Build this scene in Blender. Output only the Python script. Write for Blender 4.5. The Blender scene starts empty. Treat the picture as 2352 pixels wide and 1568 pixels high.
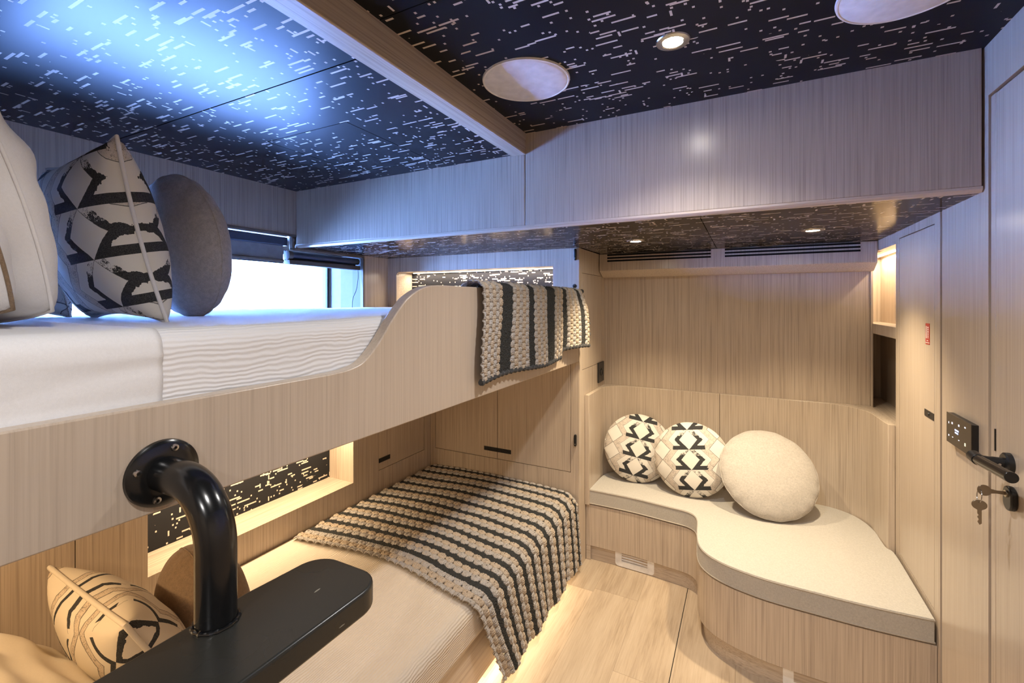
import bpy, bmesh, math, random
from mathutils import Vector, Matrix, Euler, noise as mnoise

S = bpy.context.scene
C = S.collection
PI = math.pi

# ------------------------------------------------------------------ camera, sky, exposure
THETA = math.atan(536 / 1040)
cam_data = bpy.data.cameras.new('camera')
cam_data.sensor_fit = 'HORIZONTAL'
cam_data.sensor_width = 36.0
cam_data.lens = 36.0 * 1040 / 2352
cam_data.shift_y = -(784 - 694) / 2352
cam_data.clip_start = 0.02
cam = bpy.data.objects.new('camera', cam_data)
C.objects.link(cam)
cam.location = (0, 0, 1.5)
cam.rotation_euler = (PI / 2, 0, THETA)
S.camera = cam

world = bpy.data.worlds.new('daylight')
S.world = world
world.use_nodes = True
bg = world.node_tree.nodes['Background']
bg.inputs[0].default_value = (0.185, 0.37, 1.0, 1)
bg.inputs[1].default_value = 82.0

S.view_settings.view_transform = 'Standard'
S.view_settings.look = 'None'
S.view_settings.gamma = 1.0
S.view_settings.use_curve_mapping = False
S.view_settings.exposure = 0.36
S.cycles.use_denoising = True
S.cycles.max_bounces = 10
S.cycles.diffuse_bounces = 6
S.cycles.sample_clamp_indirect = 6.0

WARM = (1.0, 0.74, 0.45)
SOFT = (1.0, 0.965, 0.95)


def lamp(name, kind, loc, energy, color, rot=(0, 0, 0), **kw):
    d = bpy.data.lights.new(name, kind)
    d.energy = energy
    d.color = color
    for k, v in kw.items():
        setattr(d, k, v)
    o = bpy.data.objects.new(name, d)
    C.objects.link(o)
    o.location = loc
    o.rotation_euler = rot
    return o


def spot(name, loc, energy, color, angle=110, blend=0.6, radius=0.03):
    return lamp(name, 'SPOT', loc, energy, color, spot_size=math.radians(angle), spot_blend=blend, shadow_soft_size=radius)


# ceiling downlights, the last two added out of view as fill (fixtures are built further down at the same places)
CEILING_AND_FILL_SPOTS = [(-0.173, 1.278), (-0.173, 0.10), (-0.173, -0.95)]
ALCOVE_SPOTS = [(-0.486, 2.288), (0.254, 2.288)]
spot('ceiling_and_fill_beam', (-0.173, 1.278, 2.17), 40, SOFT, 128, 1.0)
spot('ceiling_and_fill_beam', (-0.173, 0.10, 2.17), 22, SOFT, 150, 0.7)  # added fill light overhead, out of view
spot('ceiling_and_fill_beam', (-0.173, -0.95, 2.17), 34, SOFT, 150, 0.7)  # added fill light behind the camera, out of view
for ax, ay in ALCOVE_SPOTS:
    spot('alcove_beam', (ax, ay, 1.785), 62, (1.0, 0.80, 0.53), 100, 0.95)
# LED strips
strip = lambda n, loc, sx, sy, e, rot, col=WARM: lamp(n, 'AREA', loc, e, col, rot, shape='RECTANGLE', size=sx, size_y=sy)
strip('lower_niche_strip', (-1.905, 1.29, 0.852), 0.02, 0.90, 5.5, (0, 0, 0))
strip('upper_niche_strip', (-1.57, 2.56, 1.702), 1.10, 0.02, 5.0, (0, 0, 0), (1.0, 0.82, 0.6))
strip('side_niche_strip', (0.655, 3.02, 1.748), 0.015, 0.44, 2.2, (0, 0, 0), (1.0, 0.80, 0.55))
strip('bed_floor_strip', (-0.925, 1.2, 0.062), 0.02, 2.3, 4.5, (0, math.radians(-35), 0))
strip('bunk_head_strip', (-1.35, 0.09, 1.15), 0.9, 0.02, 4.0, (math.radians(25), 0, 0), (1.0, 0.68, 0.36))


# ------------------------------------------------------------------ node helpers
class NT:
    def __init__(self, name):
        self.m = bpy.data.materials.new(name)
        self.m.use_nodes = True
        self.t = self.m.node_tree
        self.n = self.t.nodes
        self.bsdf = self.n['Principled BSDF']

    def node(self, typ, **kw):
        nd = self.n.new(typ)
        for k, v in kw.items():
            setattr(nd, k, v)
        return nd

    def link(self, a, b):
        self.t.links.new(a, b)

    def put(self, sock, v):
        if isinstance(v, bpy.types.NodeSocket):
            self.link(v, sock)
        else:
            sock.default_value = v

    def math(self, op, a, b=None, c=None, clamp=False):
        nd = self.node('ShaderNodeMath', operation=op, use_clamp=clamp)
        self.put(nd.inputs[0], a)
        if b is not None:
            self.put(nd.inputs[1], b)
        if c is not None:
            self.put(nd.inputs[2], c)
        return nd.outputs[0]

    def vmath(self, op, a, b=None):
        nd = self.node('ShaderNodeVectorMath', operation=op)
        self.put(nd.inputs[0], a)
        if b is not None:
            self.put(nd.inputs[1], b)
        return nd.outputs[0]

    def mix(self, f, a, b):
        nd = self.node('ShaderNodeMix', data_type='RGBA')
        self.put(nd.inputs[0], f)
        self.put(nd.inputs[6], a)
        self.put(nd.inputs[7], b)
        return nd.outputs[2]

    def coords(self, kind='Object'):
        return self.node('ShaderNodeTexCoord').outputs[kind]

    def sep(self, v):
        s = self.node('ShaderNodeSeparateXYZ')
        self.link(v, s.inputs[0])
        return s.outputs

    def comb(self, x, y, z):
        s = self.node('ShaderNodeCombineXYZ')
        for i, v in enumerate((x, y, z)):
            self.put(s.inputs[i], v)
        return s.outputs[0]

    def noise(self, v, scale, detail=2.0, rough=0.5):
        nd = self.node('ShaderNodeTexNoise')
        self.link(v, nd.inputs['Vector'])
        nd.inputs['Scale'].default_value = scale
        nd.inputs['Detail'].default_value = detail
        nd.inputs['Roughness'].default_value = rough
        return nd.outputs['Fac']

    def ramp(self, f, stops):
        nd = self.node('ShaderNodeValToRGB')
        self.link(f, nd.inputs[0])
        el = nd.color_ramp.elements
        while len(el) < len(stops):
            el.new(0.5)
        for e, (p, c) in zip(el, stops):
            e.position = p
            e.color = (*c, 1) if len(c) == 3 else c
        return nd.outputs[0]

    def white(self, v):
        nd = self.node('ShaderNodeTexWhiteNoise', noise_dimensions='3D')
        self.link(v, nd.inputs['Vector'])
        return nd.outputs['Value']

    def bump(self, h, strength=0.3, dist=0.002):
        nd = self.node('ShaderNodeBump')
        nd.inputs['Strength'].default_value = strength
        nd.inputs['Distance'].default_value = dist
        self.link(h, nd.inputs['Height'])
        self.link(nd.outputs[0], self.bsdf.inputs['Normal'])

    def set(self, color=None, rough=None, metal=None, spec=None, **kw):
        b = self.bsdf.inputs
        if color is not None:
            self.put(b['Base Color'], (*color, 1) if isinstance(color, tuple) and len(color) == 3 else color)
        if rough is not None:
            self.put(b['Roughness'], rough)
        if metal is not None:
            b['Metallic'].default_value = metal
        if spec is not None:
            b['Specular IOR Level'].default_value = spec
        for k, v in kw.items():
            self.put(b[k], v)
        return self.m


def plain(name, color, rough=0.5, metal=0.0, spec=0.5, bump=None, **kw):
    t = NT(name)
    co = t.coords()
    f = t.noise(co, 35, 2)
    d = tuple(max(0, c * 0.9) for c in color)
    l = tuple(min(1, c * 1.06) for c in color)
    col = t.ramp(f, [(0.3, d), (0.7, l)])
    if bump:
        t.bump(t.noise(co, bump[0], 3), bump[1], 0.002)
    return t.set(col, rough, metal, spec, **kw)


def emitter(name, color, strength):
    t = NT(name)
    return t.set((0.8, 0.8, 0.8), 0.4, **{'Emission Color': (*color, 1), 'Emission Strength': strength})


def wood(name, axis='z', tone=1.0, rough=0.27, warm=0.0, soft=1.0):
    t = NT(name)
    co = t.coords()
    k = {'x': (0.012, 1, 1), 'y': (1, 0.012, 1), 'z': (1, 1, 0.012)}[axis]
    v = t.vmath('MULTIPLY', co, k)
    fine = t.noise(v, 210, 3, 0.6)
    mid = t.noise(v, 55, 2, 0.5)
    k2 = {'x': (0.05, 1, 1), 'y': (1, 0.05, 1), 'z': (1, 1, 0.05)}[axis]
    big = t.noise(t.vmath('MULTIPLY', co, k2), 5, 2, 0.5)
    f = t.math('ADD', t.math('MULTIPLY', fine, 0.78), t.math('ADD', t.math('MULTIPLY', mid, 0.12), t.math('MULTIPLY', big, 0.10)))
    mean = (0.478, 0.392, 0.312)
    s = lambda *c: tuple((m + (k_ - m) * soft) * tone for k_, m in zip(c, mean))
    col = t.ramp(f, [(0.33, s(0.375, 0.303, 0.238)), (0.46, s(0.485, 0.398, 0.314)), (0.60, s(0.560, 0.468, 0.372))])
    t.bump(fine, 0.06, 0.001)
    return t.set(col, rough, 0, 0.5)


def laminate(name, u_axis, v_axis, seed=0.0, rough=0.22, scale=1.0, dens=1.0, base=(0.010, 0.0105, 0.0125)):
    """black decor panel printed with a random pattern of pale dashes and squares"""
    t = NT(name)
    s = t.sep(t.coords())
    idx = {'x': 0, 'y': 1, 'z': 2}
    u, v = s[idx[u_axis]], s[idx[v_axis]]
    clump = t.noise(t.comb(u, v, seed), 11, 1)
    on = None
    #        cell_u  cell_v  density  half_u  half_v
    layers = [(0.068, 0.0135, 0.060, 0.44, 0.24), (0.068, 0.0135, 0.050, 0.32, 0.24), (0.036, 0.0135, 0.050, 0.34, 0.24),
              (0.0155, 0.0155, 0.045, 0.20, 0.23), (0.0155, 0.0155, 0.040, 0.22, 0.24), (0.0135, 0.027, 0.016, 0.22, 0.40)]
    for i, (cu, cv, den, hu, hv) in enumerate(layers):
        pv = t.math('ADD', t.math('DIVIDE', v, cv * scale), 0.31 * i + 7.3)
        row = t.math('FLOOR', pv)
        shift = t.white(t.comb(row, seed + i * 3.7, 1.5))
        pu = t.math('ADD', t.math('DIVIDE', u, cu * scale), t.math('ADD', shift, 0.41 * i + 40))
        cell = t.comb(t.math('FLOOR', pu), row, seed + i * 1.9)
        h = t.white(cell)
        thr = t.math('MULTIPLY', t.math('ADD', clump, 0.45), den * dens)
        a = t.math('LESS_THAN', h, thr)
        b = t.math('LESS_THAN', t.math('ABSOLUTE', t.math('SUBTRACT', t.math('FRACT', pu), 0.5)), hu)
        c = t.math('LESS_THAN', t.math('ABSOLUTE', t.math('SUBTRACT', t.math('FRACT', pv), 0.5)), hv)
        m = t.math('MULTIPLY', a, t.math('MULTIPLY', b, c))
        on = m if on is None else t.math('MAXIMUM', on, m)
    col = t.mix(on, (*base, 1), (0.62, 0.53, 0.45, 1))
    return t.set(col, rough, 0, 0.085)


def floor_wood():
    t = NT('oak_plank_floor')
    s = t.sep(t.coords())
    x, y = s[0], s[1]
    px = t.math('DIVIDE', t.math('ADD', x, 10.27), 0.2225)
    ix = t.math('FLOOR', px)
    off = t.white(t.comb(ix, 3.0, 1.0))
    py = t.math('ADD', t.math('DIVIDE', t.math('ADD', y, 10), 1.2), off)
    iy = t.math('FLOOR', py)
    tone = t.white(t.comb(ix, iy, 8.0))
    fx = t.math('FRACT', px)
    fy = t.math('FRACT', py)
    co = t.comb(t.math('ADD', x, t.math('MULTIPLY', tone, 5.0)), t.math('MULTIPLY', y, 0.05), tone)
    grain = t.noise(co, 150, 4, 0.65)
    co2 = t.comb(t.math('ADD', x, t.math('MULTIPLY', tone, 9.0)), t.math('MULTIPLY', y, 0.16), tone)
    cloud = t.noise(co2, 9, 3, 0.6)
    f = t.math('ADD', t.math('MULTIPLY', grain, 0.42), t.math('MULTIPLY', cloud, 0.58))
    base = t.ramp(f, [(0.30, (0.34, 0.25, 0.165)), (0.48, (0.50, 0.385, 0.27)), (0.66, (0.60, 0.48, 0.35))])
    bright = t.math('ADD', t.math('MULTIPLY', tone, 0.46), 0.70)
    base = t.mix(1.0, base, base)
    mul = t.node('ShaderNodeVectorMath', operation='SCALE')
    t.link(base, mul.inputs[0])
    t.link(bright, mul.inputs['Scale'])
    e = t.math('MAXIMUM', t.math('GREATER_THAN', t.math('ABSOLUTE', t.math('SUBTRACT', fx, 0.5)), 0.4965),
               t.math('GREATER_THAN', t.math('ABSOLUTE', t.math('SUBTRACT', fy, 0.5)), 0.4992))
    col = t.mix(t.math('MULTIPLY', e, 0.45), mul.outputs[0], (0.12, 0.08, 0.05, 1))
    t.bump(grain, 0.12, 0.001)
    return t.set(col, 0.42, 0, 0.4)


def woven(name, color, scale=900, strength=0.35, rough=0.9, mottled=0.12, wrinkle=0.0):
    t = NT(name)
    co = t.coords()
    n = t.noise(co, scale, 2, 0.7)
    m = t.noise(co, scale * 0.22, 3, 0.7)
    f = t.math('ADD', t.math('MULTIPLY', n, 0.5), t.math('MULTIPLY', m, 0.5))
    lo = tuple(c * (1 - mottled) for c in color)
    hi = tuple(min(1, c * (1 + mottled)) for c in color)
    col = t.ramp(f, [(0.38, lo), (0.62, hi)])
    h = n
    if wrinkle:
        h = t.math('ADD', t.math('MULTIPLY', n, 0.15), t.math('MULTIPLY', t.noise(co, 9, 3, 0.55), wrinkle))
    t.bump(h, strength, 0.003 if not wrinkle else 0.02)
    return t.set(col, rough, 0, 0.25, **{'Sheen Weight': 0.15, 'Sheen Roughness': 0.5})


def ribbed(name, color, pitch=0.011, strength=0.6):
    """seersucker cover: soft wavy ribs that run along the bed"""
    t = NT(name)
    co = t.coords('UV')
    s = t.sep(co)
    w = t.noise(t.comb(t.math('MULTIPLY', s[0], 0.45), s[1], 0.0), 9, 2, 0.5)
    w2 = t.noise(t.comb(t.math('MULTIPLY', s[0], 0.8), s[1], 4.0), 26, 2, 0.5)
    ph = t.math('ADD', t.math('DIVIDE', s[1], pitch), t.math('ADD', t.math('MULTIPLY', w, 4.0), t.math('MULTIPLY', w2, 1.1)))
    h = t.math('SINE', t.math('MULTIPLY', ph, 2 * PI))
    h = t.math('MULTIPLY', h, t.math('ADD', t.noise(co, 14, 1), 0.2))
    fine = t.noise(co, 700, 2)
    t.bump(t.math('ADD', h, t.math('MULTIPLY', fine, 0.25)), strength, 0.0035)
    return t.set(color, 0.9, 0, 0.2)


def diamond_print(name, a=0.043, b=0.049, P2=0.13, rot=0.0, light=(0.72, 0.68, 0.61), outline=False, shift=0.0, zig=0.56):
    """cream cloth printed with stacked diamonds, dark zigzags and hatched chevrons (object X/Z plane)"""
    t = NT(name)
    co = t.coords()
    s = t.sep(co)
    cx, sx = math.cos(rot), math.sin(rot)
    x = t.math('ADD', t.math('MULTIPLY', s[0], cx), t.math('MULTIPLY', s[2], sx))
    z = t.math('SUBTRACT', t.math('MULTIPLY', s[2], cx), t.math('MULTIPLY', s[0], sx))
    n = t.noise(co, 60, 3, 0.6)
    nf = t.noise(co, 520, 2, 0.7)
    x = t.math('ADD', x, t.math('MULTIPLY', t.math('SUBTRACT', n, 0.5), 0.004))
    ux = t.math('PINGPONG', t.math('ADD', x, 20 * P2 + shift), P2)          # 0 at a zigzag column, P2 at a plain column
    zz = t.math('SUBTRACT', t.math('MULTIPLY', t.math('FRACT', t.math('DIVIDE', t.math('ADD', z, 40 * b + b), 2 * b)), 2.0), 1.0)  # -1..1
    az = t.math('ABSOLUTE', zz)
    edge = t.math('MULTIPLY', t.math('SUBTRACT', 1.0, az), a)
    d = t.math('SUBTRACT', ux, edge)                                  # 0 on the diamond's side
    lt = lambda p, q: t.math('LESS_THAN', p, q)
    gt = lambda p, q: t.math('GREATER_THAN', p, q)
    AND = lambda p, q: t.math('MULTIPLY', p, q)
    OR = lambda p, q: t.math('MAXIMUM', p, q)
    rag = t.math('MULTIPLY', t.math('SUBTRACT', n, 0.5), 0.006 if outline else 0.02)
    zig_w = 0.013 if outline else zig * a
    top_gap = t.math('SUBTRACT', 1.0, AND(gt(zz, 0.40), gt(t.math('ADD', t.math('ADD', nf, t.math('MULTIPLY', n, 0.9)), t.math('MULTIPLY', zz, 0.25)), 1.10)))
    zig = AND(gt(d, 0.0), lt(t.math('ADD', d, rag), zig_w))
    if not outline:
        zig = AND(zig, top_gap)
    if outline:
        dark = AND(zig, gt(az, 0.12))
    else:
        bar = AND(AND(lt(zz, -0.60), lt(t.math('ADD', ux, rag), 1.75 * a)), gt(d, 0.0))
        dark = OR(zig, bar)
    rem = P2 - a
    line = lambda p, w: AND(gt(d, p - w), lt(d, p + w))
    hatch = OR(line(rem - 0.0008, 0.0015), line(rem * 0.60, 0.0011))
    inband = AND(gt(d, rem * 0.62), lt(d, rem))
    speck = AND(inband, gt(t.math('ADD', nf, t.math('MULTIPLY', n, 0.4)), 0.79))
    thin = OR(hatch, speck)
    seam = AND(lt(t.math('ABSOLUTE', d), 0.0008), gt(zz, 0.0))
    dk = OR(dark, t.math('MULTIPLY', OR(thin, seam), 0.8))
    paper = t.mix(inband, (*light, 1), (light[0] * 0.86, light[1] * 0.80, light[2] * 0.76, 1))
    ink = t.ramp(nf, [(0.35, (0.018, 0.019, 0.021)), (0.75, (0.085, 0.083, 0.08))])
    col = t.mix(dk, paper, ink)
    t.bump(t.noise(co, 900, 2), 0.2, 0.002)
    return t.set(col, 0.9, 0, 0.2)


def crochet(name, light_a, light_b, dark):
    """striped wool: the stripe comes from the mesh's signed distance, the yarn from noise and bump"""
    t = NT(name)
    sd = t.node('ShaderNodeAttribute', attribute_name='sd').outputs['Fac']
    row = t.node('ShaderNodeAttribute', attribute_name='tone').outputs['Fac']
    uv = t.coords('UV')
    n = t.noise(uv, 160, 2, 0.6)
    nf = t.noise(uv, 620, 2, 0.7)
    s = t.math('ADD', sd, t.math('MULTIPLY', t.math('SUBTRACT', n, 0.5), 0.012))
    m = t.math('GREATER_THAN', s, 0.0)
    la = t.mix(row, (*light_a, 1), (*light_b, 1))
    v = t.ramp(nf, [(0.32, (0.5, 0.5, 0.5)), (0.64, (1.1, 1.1, 1.1))])
    mu = t.node('ShaderNodeMix', data_type='RGBA', blend_type='MULTIPLY')
    mu.inputs[0].default_value = 1.0
    t.link(t.mix(m, la, (*dark, 1)), mu.inputs[6])
    t.link(v, mu.inputs[7])
    w = t.node('ShaderNodeTexVoronoi')
    w.inputs['Scale'].default_value = 190
    t.link(uv, w.inputs['Vector'])
    h = t.math('SUBTRACT', t.math('MULTIPLY', nf, 0.5), w.outputs['Distance'])
    t.bump(h, 0.9, 0.004)
    return t.set(mu.outputs[2], 0.95, 0, 0.15)


def step_paint():
    t = NT('worn_black_paint')
    co = t.coords()
    v = t.vmath('MULTIPLY', co, (1, 0.2, 1))
    sc = t.math('GREATER_THAN', t.noise(v, 60, 2, 0.4), 0.735)
    col = t.mix(sc, (0.021, 0.021, 0.019, 1), (0.22, 0.21, 0.17, 1))
    return t.set(col, t.math('ADD', t.math('MULTIPLY', t.noise(co, 8, 2), 0.12), 0.22), 0, 0.45)


def glass_pane():
    t = NT('window_glass')
    tr = t.node('ShaderNodeBsdfTransparent')
    gl = t.node('ShaderNodeBsdfGlossy')
    gl.inputs['Roughness'].default_value = 0.0
    fr = t.node('ShaderNodeFresnel')
    fr.inputs[0].default_value = 1.45
    mx = t.node('ShaderNodeMixShader')
    t.link(fr.outputs[0], mx.inputs[0])
    t.link(tr.outputs[0], mx.inputs[1])
    t.link(gl.outputs[0], mx.inputs[2])
    t.link(mx.outputs[0], t.n['Material Output'].inputs[0])
    return t.m


M = dict(
    wood=wood('pale_oak_upright_grain', 'z'),
    wood_x=wood('pale_oak_cross_grain', 'x'),
    wood_y=wood('pale_oak_long_grain', 'y'),
    edge=wood('pale_oak_edge_banding', 'x', 1.18),
    rail=wood('oak_rail_veneer', 'z', 1.0, 0.30, soft=0.55),
    door=wood('oak_door_veneer', 'z', 1.05, 0.25, soft=0.5),
    lam_ceiling=laminate('dash_print_ceiling', 'x', 'y', 1.0, 0.31),
    lam_under=laminate('dash_print_soffit_underside', 'x', 'y', 5.0, 0.2),
    lam_side=laminate('dash_print_side_niche', 'y', 'z', 9.0, 0.35, 0.95, 1.5, (0.022, 0.022, 0.025)),
    lam_back=laminate('dash_print_back_niche', 'x', 'z', 12.0, 0.35, 0.95, 1.5, (0.022, 0.022, 0.025)),
    floor=floor_wood(),
    black=plain('black_plastic', (0.012, 0.012, 0.013), 0.35),
    black_gloss=plain('black_powder_coated_steel', (0.006, 0.0065, 0.0075), 0.2, 0, 0.6),
    black_matte=plain('black_matte_void', (0.006, 0.006, 0.006), 0.8, 0, 0.1),
    gap=plain('dark_joint', (0.05, 0.04, 0.035), 0.8, 0, 0.1),
    step=step_paint(),
    speaker=plain('white_speaker_grille', (0.80, 0.80, 0.82), 0.6, 0, 0.3, (600, 0.2)),
    white=plain('white_plastic', (0.84, 0.82, 0.79), 0.4),
    sheet=woven('white_cotton_sheet', (0.79, 0.79, 0.81), 1200, 0.35, 0.9, 0.03, 0.5),
    pillow=woven('white_cotton_pillowcase', (0.78, 0.76, 0.76), 1200, 0.35, 0.9, 0.03, 0.5),
    cream=woven('cream_cotton_pillowcase', (0.68, 0.60, 0.48), 1200, 0.3, 0.9, 0.03, 0.3),
    cover=ribbed('white_seersucker', (0.76, 0.76, 0.78, 1), 0.0090, 0.28),
    cover_low=ribbed('cream_seersucker', (0.66, 0.585, 0.49, 1), 0.0085, 0.42),
    mattress=woven('mattress_ticking', (0.62, 0.56, 0.48), 900, 0.3, 0.9, 0.05),
    seat=woven('oatmeal_linen', (0.50, 0.47, 0.42), 750, 0.6, 0.95, 0.13),
    piping=woven('oatmeal_piping', (0.45, 0.40, 0.335), 900, 0.4, 0.95, 0.1),
    round_beige=woven('oatmeal_boucle', (0.49, 0.45, 0.40), 520, 0.6, 0.95, 0.15),
    grey_wool=woven('grey_brushed_wool', (0.43, 0.40, 0.39), 420, 0.5, 0.95, 0.18),
    brown_wool=woven('brown_brushed_wool', (0.24, 0.165, 0.105), 420, 0.5, 0.95, 0.18),
    print_small=diamond_print('diamond_print_cloth', 0.048, 0.053, 0.15),
    print_tilt=diamond_print('diamond_print_cloth_turned', 0.048, 0.053, 0.15, rot=math.radians(-11)),
    print_large=diamond_print('diamond_print_large', 0.046, 0.056, 0.145, rot=0.06, shift=-0.145, zig=0.46),
    print_outline=diamond_print('zigzag_outline_print', 0.052, 0.075, 0.105, rot=0.25, light=(0.66, 0.58, 0.46), outline=True),
    throw=crochet('striped_wool_crochet', (0.58, 0.48, 0.375), (0.53, 0.49, 0.455), (0.052, 0.053, 0.052)),
    throw_dark=woven('charcoal_yarn', (0.045, 0.046, 0.048), 500, 0.9, 0.95, 0.5),
    throw_light=woven('cream_yarn', (0.56, 0.48, 0.38), 500, 0.9, 0.95, 0.3),
    blind=plain('grey_blind_fabric', (0.30, 0.29, 0.28), 0.8, 0, 0.2),
    cassette=plain('dark_blind_cassette', (0.035, 0.05, 0.075), 0.4),
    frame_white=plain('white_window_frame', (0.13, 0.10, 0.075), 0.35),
    frame_grey=plain('grey_window_jamb', (0.06, 0.045, 0.032), 0.5),
    frame_dark=plain('dark_window_gasket', (0.016, 0.016, 0.016), 0.5),
    reveal=plain('pink_beige_outer_reveal', (0.42, 0.33, 0.36), 0.6),
    glass=glass_pane(),
    chrome=plain('brushed_steel_trim', (0.55, 0.54, 0.53), 0.22, 1.0),
    brass=plain('nickel_key_metal', (0.36, 0.31, 0.24), 0.3, 1.0),
    lens=emitter('lit_lamp_lens', (1.0, 0.92, 0.8), 170.0),
    led=emitter('lit_led_strip', (1.0, 0.86, 0.62), 6.0),
    icon=emitter('lit_panel_icon', (0.75, 0.78, 0.95), 0.8),
    icon_blue=emitter('lit_panel_readout', (0.25, 0.42, 1.0), 1.3),
    icon_yellow=emitter('lit_panel_button', (0.85, 0.80, 0.45), 0.8),
    touch=plain('smoked_glass_panel', (0.035, 0.029, 0.024), 0.12, 0, 0.5),
    red=plain('red_sticker', (0.42, 0.06, 0.045), 0.5),
    print_white=plain('white_print', (0.78, 0.70, 0.66), 0.5),
)


# ------------------------------------------------------------------ mesh helpers
class MB:
    def __init__(self):
        self.bm = bmesh.new()

    def box(self, x0, x1, y0, y1, z0, z1):
        x0, x1 = sorted((x0, x1)); y0, y1 = sorted((y0, y1)); z0, z1 = sorted((z0, z1))
        v = [self.bm.verts.new(p) for p in ((x0, y0, z0), (x1, y0, z0), (x1, y1, z0), (x0, y1, z0), (x0, y0, z1), (x1, y0, z1), (x1, y1, z1), (x0, y1, z1))]
        for f in ((0, 3, 2, 1), (4, 5, 6, 7), (0, 1, 5, 4), (1, 2, 6, 5), (2, 3, 7, 6), (3, 0, 4, 7)):
            self.bm.faces.new([v[i] for i in f])
        return self

    def prism(self, poly, axis, a0, a1):
        def P(p, a):
            return {'x': (a, p[0], p[1]), 'y': (p[0], a, p[1]), 'z': (p[0], p[1], a)}[axis]
        A = [self.bm.verts.new(P(p, a0)) for p in poly]
        Bv = [self.bm.verts.new(P(p, a1)) for p in poly]
        n = len(poly)
        fs = [self.bm.faces.new(A), self.bm.faces.new(Bv[::-1])]
        for i in range(n):
            j = (i + 1) % n
            fs.append(self.bm.faces.new((A[j], A[i], Bv[i], Bv[j])))
        bmesh.ops.recalc_face_normals(self.bm, faces=fs)
        return self

    def tube(self, pts, r, seg=12, closed=False, cap=True):
        pts = [Vector(p) for p in pts]
        n = len(pts)
        rings = []
        prev = None
        for i, p in enumerate(pts):
            if closed:
                t = pts[(i + 1) % n] - pts[i - 1]
            else:
                t = pts[min(i + 1, n - 1)] - pts[max(i - 1, 0)]
            t.normalize()
            if prev is None:
                up = Vector((0, 0, 1)) if abs(t.z) < 0.9 else Vector((1, 0, 0))
                nrm = (up - t * up.dot(t)).normalized()
            else:
                nrm = (prev - t * prev.dot(t)).normalized()
            prev = nrm
            bi = t.cross(nrm)
            rr = r[i] if isinstance(r, (list, tuple)) else r
            rings.append([self.bm.verts.new(p + (nrm * math.cos(2 * PI * k / seg) + bi * math.sin(2 * PI * k / seg)) * rr) for k in range(seg)])
        m = n if closed else n - 1
        fs = []
        for i in range(m):
            a, b = rings[i], rings[(i + 1) % n]
            for k in range(seg):
                fs.append(self.bm.faces.new((a[k], a[(k + 1) % seg], b[(k + 1) % seg], b[k])))
        if cap and not closed:
            fs.append(self.bm.faces.new(rings[0][::-1]))
            fs.append(self.bm.faces.new(rings[-1]))
        bmesh.ops.recalc_face_normals(self.bm, faces=fs)
        return self

    def lathe(self, prof, origin, axis='z', seg=48):
        """prof: (radius, height) along axis; closed where the radius is 0"""
        ax = {'x': (Vector((0, 1, 0)), Vector((0, 0, 1)), Vector((1, 0, 0))), 'y': (Vector((0, 0, 1)), Vector((1, 0, 0)), Vector((0, 1, 0))),
              'z': (Vector((1, 0, 0)), Vector((0, 1, 0)), Vector((0, 0, 1)))}[axis]
        o = Vector(origin)
        rings = []
        for r, h in prof:
            if r < 1e-6:
                rings.append([self.bm.verts.new(o + ax[2] * h)])
            else:
                rings.append([self.bm.verts.new(o + ax[0] * (r * math.cos(2 * PI * k / seg)) + ax[1] * (r * math.sin(2 * PI * k / seg)) + ax[2] * h) for k in range(seg)])
        fs = []
        for a, b in zip(rings, rings[1:]):
            for k in range(seg):
                j = (k + 1) % seg
                if len(a) == 1 and len(b) == 1:
                    continue
                if len(a) == 1:
                    fs.append(self.bm.faces.new((a[0], b[k], b[j])))
                elif len(b) == 1:
                    fs.append(self.bm.faces.new((a[k], b[0], a[j])))
                else:
                    fs.append(self.bm.faces.new((a[k], b[k], b[j], a[j])))
        bmesh.ops.recalc_face_normals(self.bm, faces=fs)
        return self

    def ball(self, c, r, sx=1, sy=1, sz=1, u=12, v=8):
        ret = bmesh.ops.create_uvsphere(self.bm, u_segments=u, v_segments=v, radius=r)
        for w in ret['verts']:
            w.co = Vector((w.co.x * sx + c[0], w.co.y * sy + c[1], w.co.z * sz + c[2]))
        return self


def setp(o, label=None, cat=None, group=None, kind=None):
    if label: o['label'] = label
    if cat: o['category'] = cat
    if group: o['group'] = group
    if kind: o['kind'] = kind
    return o


def thing(name, label, cat, loc=(0, 0, 0), rot=(0, 0, 0), group=None):
    o = bpy.data.objects.new(name, None)
    o.empty_display_size = 0.05
    C.objects.link(o)
    o.location = loc
    o.rotation_euler = rot
    return setp(o, label, cat, group)


def root_of(o):
    while o.parent:
        o = o.parent
    return o


def obj(name, mb, mat, parent=None, bevel=0.0, seg=2, angle=32, local=False, label=None):
    """links a mesh as one object; vertices are in room coordinates unless local"""
    me = bpy.data.meshes.new(name)
    bm = mb.bm if isinstance(mb, MB) else mb
    if parent is not None and not local:
        r = root_of(parent)
        inv = Matrix.LocRotScale(r.location, r.rotation_euler, None).inverted()
        bmesh.ops.transform(bm, matrix=inv, verts=bm.verts)
    bm.to_mesh(me)
    bm.free()
    me.materials.append(mat)
    me.shade_smooth()
    me.set_sharp_from_angle(angle=math.radians(angle))
    o = bpy.data.objects.new(name, me)
    C.objects.link(o)
    if parent is not None:
        o.parent = parent
    if bevel:
        b = o.modifiers.new('bevel', 'BEVEL')
        b.width = bevel
        b.segments = seg
        b.limit_method = 'ANGLE'
        b.angle_limit = math.radians(35)
        b.harden_normals = False
    if label:
        o['label'] = label
    return o


def structure(name, mb, mat, bevel=0.0, parent=None):
    o = obj(name, mb, mat, parent, bevel)
    if parent is None:
        o['kind'] = 'structure'
    return o


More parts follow.
